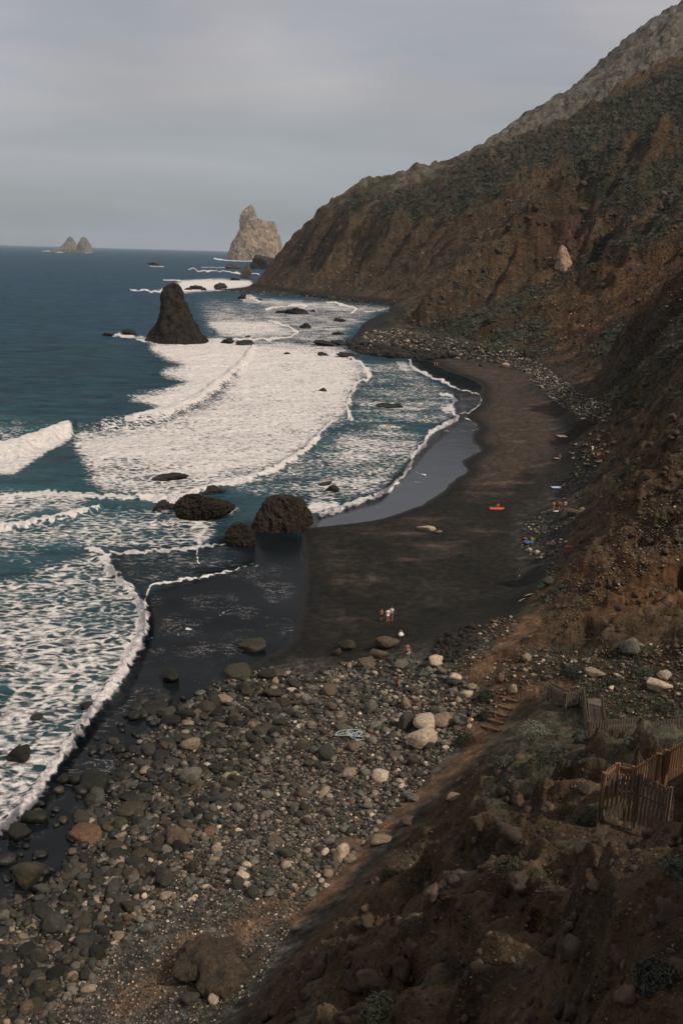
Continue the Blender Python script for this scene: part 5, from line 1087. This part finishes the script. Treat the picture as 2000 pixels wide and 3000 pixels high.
def part(pose, names, extra, grow, ext=None):
    J, Rr, E = skeleton(pose); J = dict(J); E = list(E)
    for n, (a_, b_, t) in (ext or {}).items(): J[n] = J[a_]+(J[b_]-J[a_])*t; Rr[n] = tuple((Rr[a_][i]*(1-t)+Rr[b_][i]*t) for i in (0, 1)); E.append((a_, n))
    ids = names; idx = {n: i for i, n in enumerate(ids)}; ed = [(idx[a_], idx[b_]) for a_, b_ in E if a_ in idx and b_ in idx]
    return skin([tuple(J[n]) for n in ids], ed, [tuple(r*grow[0]+grow[1] for r in Rr[n]) for n in ids], 0)
def human_parts(pose):
    if pose in pm_cache: return pm_cache[pose]
    J, Rr, E = skeleton(pose); names = list(J)
    body = part(pose, names, None, (1, 0))
    bm = bmesh.new(); bm.from_mesh(body)         # nose and ears
    hm = J['hm']; up_ = J['ht']-J['hl']; up_ /= np.linalg.norm(up_); fw = np.array([0, 1, 0]) if pose not in ('lie',) else np.array([0, 0, 1.])
    if pose == 'bend': fw = np.array([0, math.cos(.75), -math.sin(.75)])
    sd = np.cross(fw, up_)
    for c_, s_ in ((hm+fw*.10-up_*.02, (.014, .02, .02)), (hm+sd*.082-up_*.015, (.012, .02, .03)), (hm-sd*.082-up_*.015, (.012, .02, .03))):
        bmesh.ops.create_icosphere(bm, subdivisions=1, radius=1, matrix=Matrix.Translation(Vector(c_)) @ Matrix.Diagonal(Vector(s_+(1,))))
    bm.to_mesh(body); bm.free(); body.polygons.foreach_set('use_smooth', [True]*len(body.polygons))
    hair = bmesh.new(); bmesh.ops.create_icosphere(hair, subdivisions=3, radius=1); c_ = hm-fw*.022+up_*.028
    for v in list(hair.verts):
        q = np.array(v.co[:]); 
        if q@np.array([0, 1, 0]) > .45 and q[2] < .35: v.co *= .8
        w_ = sd*q[0]*.088+fw*q[1]*.103+up_*q[2]*.100; v.co = Vector(c_+w_)
    hme = bpy.data.meshes.new('hair'); hair.to_mesh(hme); hair.free(); hme.polygons.foreach_set('use_smooth', [True]*len(hme.polygons))
    sh_ = part(pose, ['pelvis', 'hipL', 'hipR', 'mL', 'mR'], None, (1.10, .012), {'mL': ('hipL', 'kneeL', .6), 'mR': ('hipR', 'kneeR', .6)})
    st_ = part(pose, ['waist', 'pelvis', 'chest', 'nb', 'shoL', 'shoR', 'uL', 'uR'], None, (1.10, .014), {'uL': ('shoL', 'elbL', .7), 'uR': ('shoR', 'elbR', .7)})
    bk = part(pose, ['pelvis', 'hipL', 'hipR'], None, (1.04, .008)); dr_ = part(pose, ['chest', 'waist', 'pelvis', 'mL', 'mR'], None, (1.12, .02), {'mL': ('pelvis', 'kneeL', .55), 'mR': ('pelvis', 'kneeR', .55)})
    pm_cache[pose] = {'body': body, 'hair': hme, 'shorts': sh_, 'shirt': st_, 'briefs': bk}; return pm_cache[pose]
def cloth_mat(name):
    m = Mat(name); m.b.inputs['Roughness'].default_value = .85; c = m.node('ShaderNodeObjectInfo').outputs['Color']; m.l.new(m.mixc(1., c, m.ramp(m.noise(8, 3, vec=m.objc()), [(.3, g4(.85)), (.7, g4(1.1))]), 'MULTIPLY'), m.b.inputs['Base Color']); return m.m
CM = cloth_mat('cloth')
def person(px, py, pose, faceing, label, skinc=(.38,.20,.13), hair=(.03,.02,.015), wear=None, sc=1., dz_=0., group='people on the beach', z=None):
    p, ok = cast(px, py); p = p[0]; e = empty('person', (float(p[0]), float(p[1]), float(p[2] if z is None else z)+dz_), faceing); e.scale = (sc,)*3; tag(e, label, 'person', group); H_ = human_parts(pose)
    def sub(n, c):
        me = H_[n]; o = link(n, me, CM, e); o.color = tuple(c)+(1,)
    sub('body', skinc); sub('hair', hair)
    for n, c in (wear or {}).items(): sub(n, c)
    return e
white, navy, blk_, red_ = (.78,.76,.74), (.05,.07,.12), (.02,.02,.022), (.55,.06,.03)
pi = math.pi
tan_, ora = (.34,.17,.10), (.50,.20,.10)
person(1116,1821,'stand',-.4,'woman in a short dark skirt standing alone left of the couple in white', ora, (.12,.05,.02), {'briefs': blk_, 'shorts': blk_}, .93)
person(1135,1823,'stand',.2,'person in a long white shirt with dark ponytail, left one of the couple', ora, (.02,.015,.012), {'shirt': white, 'shorts': white}, 1.)
person(1146,1819,'hold',2.6,'person in a white shirt and denim shorts, right one of the couple', ora, (.10,.05,.03), {'shirt': white, 'shorts': (.16,.20,.28)}, 1.04)
person(1191,1931,'walk',-2.6,'bare chested man walking over the boulders with a white towel', tan_, (.02,.015,.012), {'shorts': (.06,.04,.035)}, 1.02)
person(1168,2012,'bend',1.2,'woman in a black swimsuit bending over the cobbles', ora, (.03,.02,.015), {'briefs': blk_, 'shirt': blk_}, .95)
person(1371,2124,'walk',2.9,'walker in black carrying a dark pack on the dirt trail', tan_, (.30,.22,.18), {'shirt': blk_, 'shorts': blk_}, 1.05)
for (x_, y_, po, f, lb, w, sk) in [(1620,1497,'stand',.3,'leftmost of the four standing together, in a bikini', {'briefs': blk_}, ora), (1635,1496,'hold',-1.2,'second from the left of the four standing together, bare shoulders turned', {'shorts': blk_}, ora),
    (1641,1498,'stand',1.6,'third from the left of the four standing together, arms at the sides', {'shorts': blk_}, tan_), (1653,1497,'stand',3.,'rightmost of the four standing together, in a pale shirt', {'shirt': (.5,.42,.34), 'shorts': navy}, tan_),
    (1458,1487,'sit',.6,'person in red sitting on the red towel', {'shirt': red_}, ora), (1447,1489,'lie',1.3,'person lying on the red towel beside the seated one', {'briefs': blk_}, tan_),
    (1652,1427,'sit',1.4,'person sitting at the right end of the blue towel', {'shorts': navy}, tan_), (1638,1341,'sit',-1.,'person sitting on the sand in the middle of the beach', {'shorts': blk_}, tan_), (1713,1225,'lie',1.4,'sunbather lying farthest back beside the cliff', {'briefs': red_}, ora),
    (1733,1328,'stand',.5,'person in white standing by the cliff foot', {'shirt': white, 'shorts': white}, tan_), (1754,1334,'sit',2.4,'person in red sitting on a rock by the cliff foot', {'shirt': red_}, ora), (1760,1350,'lie',1.8,'person lying beside the rock at the cliff foot', {'briefs': white}, ora),
    (1622,1171,'sit',-.8,'sunbather sitting at the edge of the far stones', {'shorts': (.3,.1,.05)}, ora), (1480,1063,'lie',1.5,'red clad sunbather lying by the pale block at the far end', {'shirt': red_}, ora), (1556,1586,'sit',-1.2,'person in a yellow hat hidden behind the blue cloth', {'shirt': (.5,.35,.05)}, tan_)]:
    person(x_, y_, po, f, lb, sk, (.03,.02,.015), w, .97)
for (x_, y_, lb) in [(1273,1072,'left bather of the pair in red wading at the far end'), (1280,1072,'right bather of the pair in red wading at the far end')]: person(x_, y_, 'stand', .3, lb, ora, (.04,.02,.015), {'shorts': red_}, 1., -.15, 'bathers in the water')
for (x_, y_, lb) in [(993,1232,'bather at the left, waist deep before the white foam'), (1024,1234,'bather at the right tip of the white foam'), (1133,1250,'left one of two bathers close together'), (1141,1252,'right one of two bathers close together'), (1161,1256,'bather swimming in a patch of foam'), (1012,992,'person standing at the water by the far cobble point')]:
    person(x_, y_, 'stand', 1., lb, ora, (.03,.02,.015), {'shorts': blk_}, 1., -.85 if y_ > 1000 else -.2, 'bathers in the water', z=0)

def sheet(name, px, py, w, l, rot, colr, label, cat='towel', stripes=None, lumps=.03, mat=None):
    n, k = 15, 9; V = []
    for i in range(n):
        for j in range(k): u, v = i/(n-1)-.5, j/(k-1)-.5; V.append((u*l, v*w, .03+lumps*(float(noise(np.array([u*5+px]), np.array([v*4+py]))[0])+.5)))
    i = np.arange(n-1)[:, None]*k+np.arange(k-1)[None]; F1 = np.stack([i, i+k, i+k+1, i+1], -1).reshape(-1, 4)
    m = Mat(name); m.b.inputs['Roughness'].default_value = .9
    if stripes:
        sx_ = m.node('ShaderNodeSeparateXYZ'); m.l.new(m.objc(), sx_.inputs[0]); wv_ = m.math('SINE', m.math('MULTIPLY', sx_.outputs[1], stripes[1])); m.l.new(m.mixc(m.mr(wv_, -.1, .1), colr+(1,), stripes[0]+(1,)), m.b.inputs['Base Color'])
    else: m.l.new(m.mixc(m.noise(5, 3, vec=m.objc()), tuple(c*.8 for c in colr)+(1,), tuple(min(1, c*1.15) for c in colr)+(1,)), m.b.inputs['Base Color'])
    o = link(name, nmesh(name, V, F1, True), m.m); md = o.modifiers.new('thick', 'SOLIDIFY'); md.thickness = .015
    p, ok = cast(px, py); o.location = tuple(p[0]); o.rotation_euler = (0, 0, rot); tag(o, label, cat); return o
sheet('towel', 1455, 1490, 1.3, 2.6, .1, (.60,.08,.04), 'red towel spread on the open black sand')
sheet('towel', 1639, 1428, 1.5, 3.2, .05, (.07,.16,.50), 'bright blue towel with white stripes on the sand', stripes=((.6,.65,.7), 9))
sheet('towel', 1652, 1278, 2.6, 3.2, .15, (.62,.22,.17), 'pink striped towels spread side by side on the sand', stripes=((.75,.6,.55), 7))
sheet('towel', 1638, 1343, 1.2, 2.2, .0, (.22,.19,.17), 'drab towel under the sunbather in the middle of the beach')
sheet('towel', 1714, 1227, 1.1, 2.4, -.2, (.30,.30,.30), 'grey towel under the farthest sunbather')
sheet('towel', 1760, 1352, 1.0, 2.0, .3, (.45,.42,.40), 'pale towel beside the rock at the cliff foot')
sheet('beach_cloth', 1553, 1590, 1.3, 1.9, .1, (.04,.10,.28), 'blue cloth stretched over the stones like a low shelter', 'cloth', lumps=.2)
sheet('red_cloth', 1667, 1605, .7, 1.2, -.4, (.40,.05,.04), 'dull red cloth dropped among brown stones', 'cloth', lumps=.2)
sheet('white_bag', 1629, 1500, .6, 1.0, .2, (.55,.56,.58), 'white towel bundle on the stones before the group of four', 'towel', lumps=.2)
sheet('carried_towel', 1196, 1914, .35, .9, .3, (.75,.70,.68), 'white towel hanging over the arm of the walking man', 'towel', lumps=.05).rotation_euler = (1.4, 1.3, .4)
hb = empty('backpack', tuple(cast(1371, 2123)[0][0])); hb.location.z += 1.12; hb.location.y -= .16; tag(hb, 'black round pack on the back of the walker in black', 'backpack')
V_, F_ = rock_shape(3, 77, amp=.03, sharp=5); V_ = V_*[.26, .19, .34]; BKM = simple('pack_cloth', (.02,.021,.024), .7); link('bag', nmesh('bag', V_, F_, True), BKM, hb); V_, F_ = rock_shape(2, 78, amp=.03, sharp=6); link('pocket', nmesh('pocket', V_*[.15, .08, .15]+[0, -.17, -.08], F_, True), BKM, hb)
wb = empty('beach_bag', tuple(cast(1173, 1863)[0][0])); tag(wb, 'round white bag lying by the big brown lump of rock', 'bag'); WB = simple('white_cloth', (.72,.66,.60), .8, .1)
V_, F_ = rock_shape(3, 79, amp=.04, sharp=6); link('bag', nmesh('bag', V_*[.34, .26, .26]+[0, 0, .22], F_, True), WB, wb); link('strap', nmesh('strap', *tubes([([(-.2, 0, .4), (-.1, 0, .62), (.1, 0, .62), (.2, 0, .4)], .02)]), True), WB, wb)
# coiled rope and green net
p0 = cast(1033, 2160)[0][0]; rr_ = random.Random(4); pts = []
for k in range(260):
    t = k*.21; R0 = .55+.28*math.sin(t*.37)+.12*math.sin(t*1.3); pts.append((1.35*math.sin(t*.13)*.6+R0*math.cos(t)*1.0, R0*.75*math.sin(t)+.1*math.sin(t*.7), .30+.12*math.sin(t*.9)+.06*math.cos(t*2.1)))
m = simple('rope_fibre', (.34,.40,.42), .9, .2, 30); o = link('coiled_rope', nmesh('coiled_rope', *tubes([(pts, .035)], 6), True), m); o.location = p0; tag(o, 'pale blue rope lying in loose coils on the cobbles', 'rope')
p0 = cast(1590, 1716)[0][0]; pts = [(.25*math.sin(k*.9)+k*.02, .2*math.cos(k*.7), .1+.05*math.sin(k)) for k in range(40)]+[(.9+k*.12, .3+.25*math.sin(k*.5), .12) for k in range(18)]
o = link('fishing_net', nmesh('fishing_net', *tubes([(pts, .05)], 5), True), simple('net_green', (.05,.33,.24), .8)); o.location = p0; tag(o, 'tangle of turquoise green fishing net below the cliff', 'fishing net')
for i, (x_, y_, L_, a_, lb) in enumerate([(1560,1742,2.4,.5,'bleached stick on the sand left of the green net'), (1531,1757,2.0,.9,'second bleached stick, lower and left of the first'), (1520,1688,.9,1.2,'short pale stick alone on the black sand'), (1590,1654,1.0,.9,'pale stick standing among stones above the green net')]):
    p0 = cast(x_, y_)[0][0]; pts = [(math.cos(a_)*L_*(t-.5), math.sin(a_)*L_*(t-.5), .07+.04*math.sin(t*5)) for t in np.linspace(0, 1, 7)]
    o = link('driftwood_stick', nmesh('driftwood_stick', *tubes([(pts, (.02, .035, .04, .04, .04, .03, .015))], 6), True), simple('bleached_wood_%d' % i, (.38,.34,.29), .9)); o.location = p0; tag(o, lb, 'driftwood', 'driftwood on the sand')
# bursting wave on the reef
sprayV, sprayF, o_ = [], [], 0; p0 = cast(738, 884)[0][0]
for k in range(500):
    V1, F1 = ICO[1]; u = rng.uniform(); a_ = rng.uniform(0, 6.28); rad = (1-u)*5*math.sqrt(rng.uniform())+1.; s_ = rng.uniform(.15, .7)*(1.1-u*.7); V = V1*s_+[rad*math.cos(a_)*1.2-(u*3), rad*math.sin(a_)*.8, u**.8*6*(1-.5*rng.uniform())]; sprayV.append(V+p0); sprayF.append(F1+o_); o_ += len(V)
tag(link('spray', nmesh('spray', np.vstack(sprayV), np.vstack(sprayF), True), simple('spray_white', (.78,.75,.73), .9, .05)), kind='stuff')

# ------------------------------------------------------------------ sea air
bm = bmesh.new(); bmesh.ops.create_cube(bm, size=1); me = bpy.data.meshes.new('haze'); bm.to_mesh(me); bm.free()
hz = bpy.data.objects.new('haze', me); C.objects.link(hz); hz.location = (0, 13500, 206.5); hz.scale = (62000, 35000, 447); tag(hz, kind='stuff')
hm_ = bpy.data.materials.new('haze'); hm_.use_nodes = True; nt = hm_.node_tree; nt.nodes.clear(); ou = nt.nodes.new('ShaderNodeOutputMaterial'); pv = nt.nodes.new('ShaderNodeVolumePrincipled')
pv.inputs['Density'].default_value = 0.000032; pv.inputs['Color'].default_value = (.72, .86, .98, 1); nt.links.new(pv.outputs[0], ou.inputs['Volume']); me.materials.append(hm_)
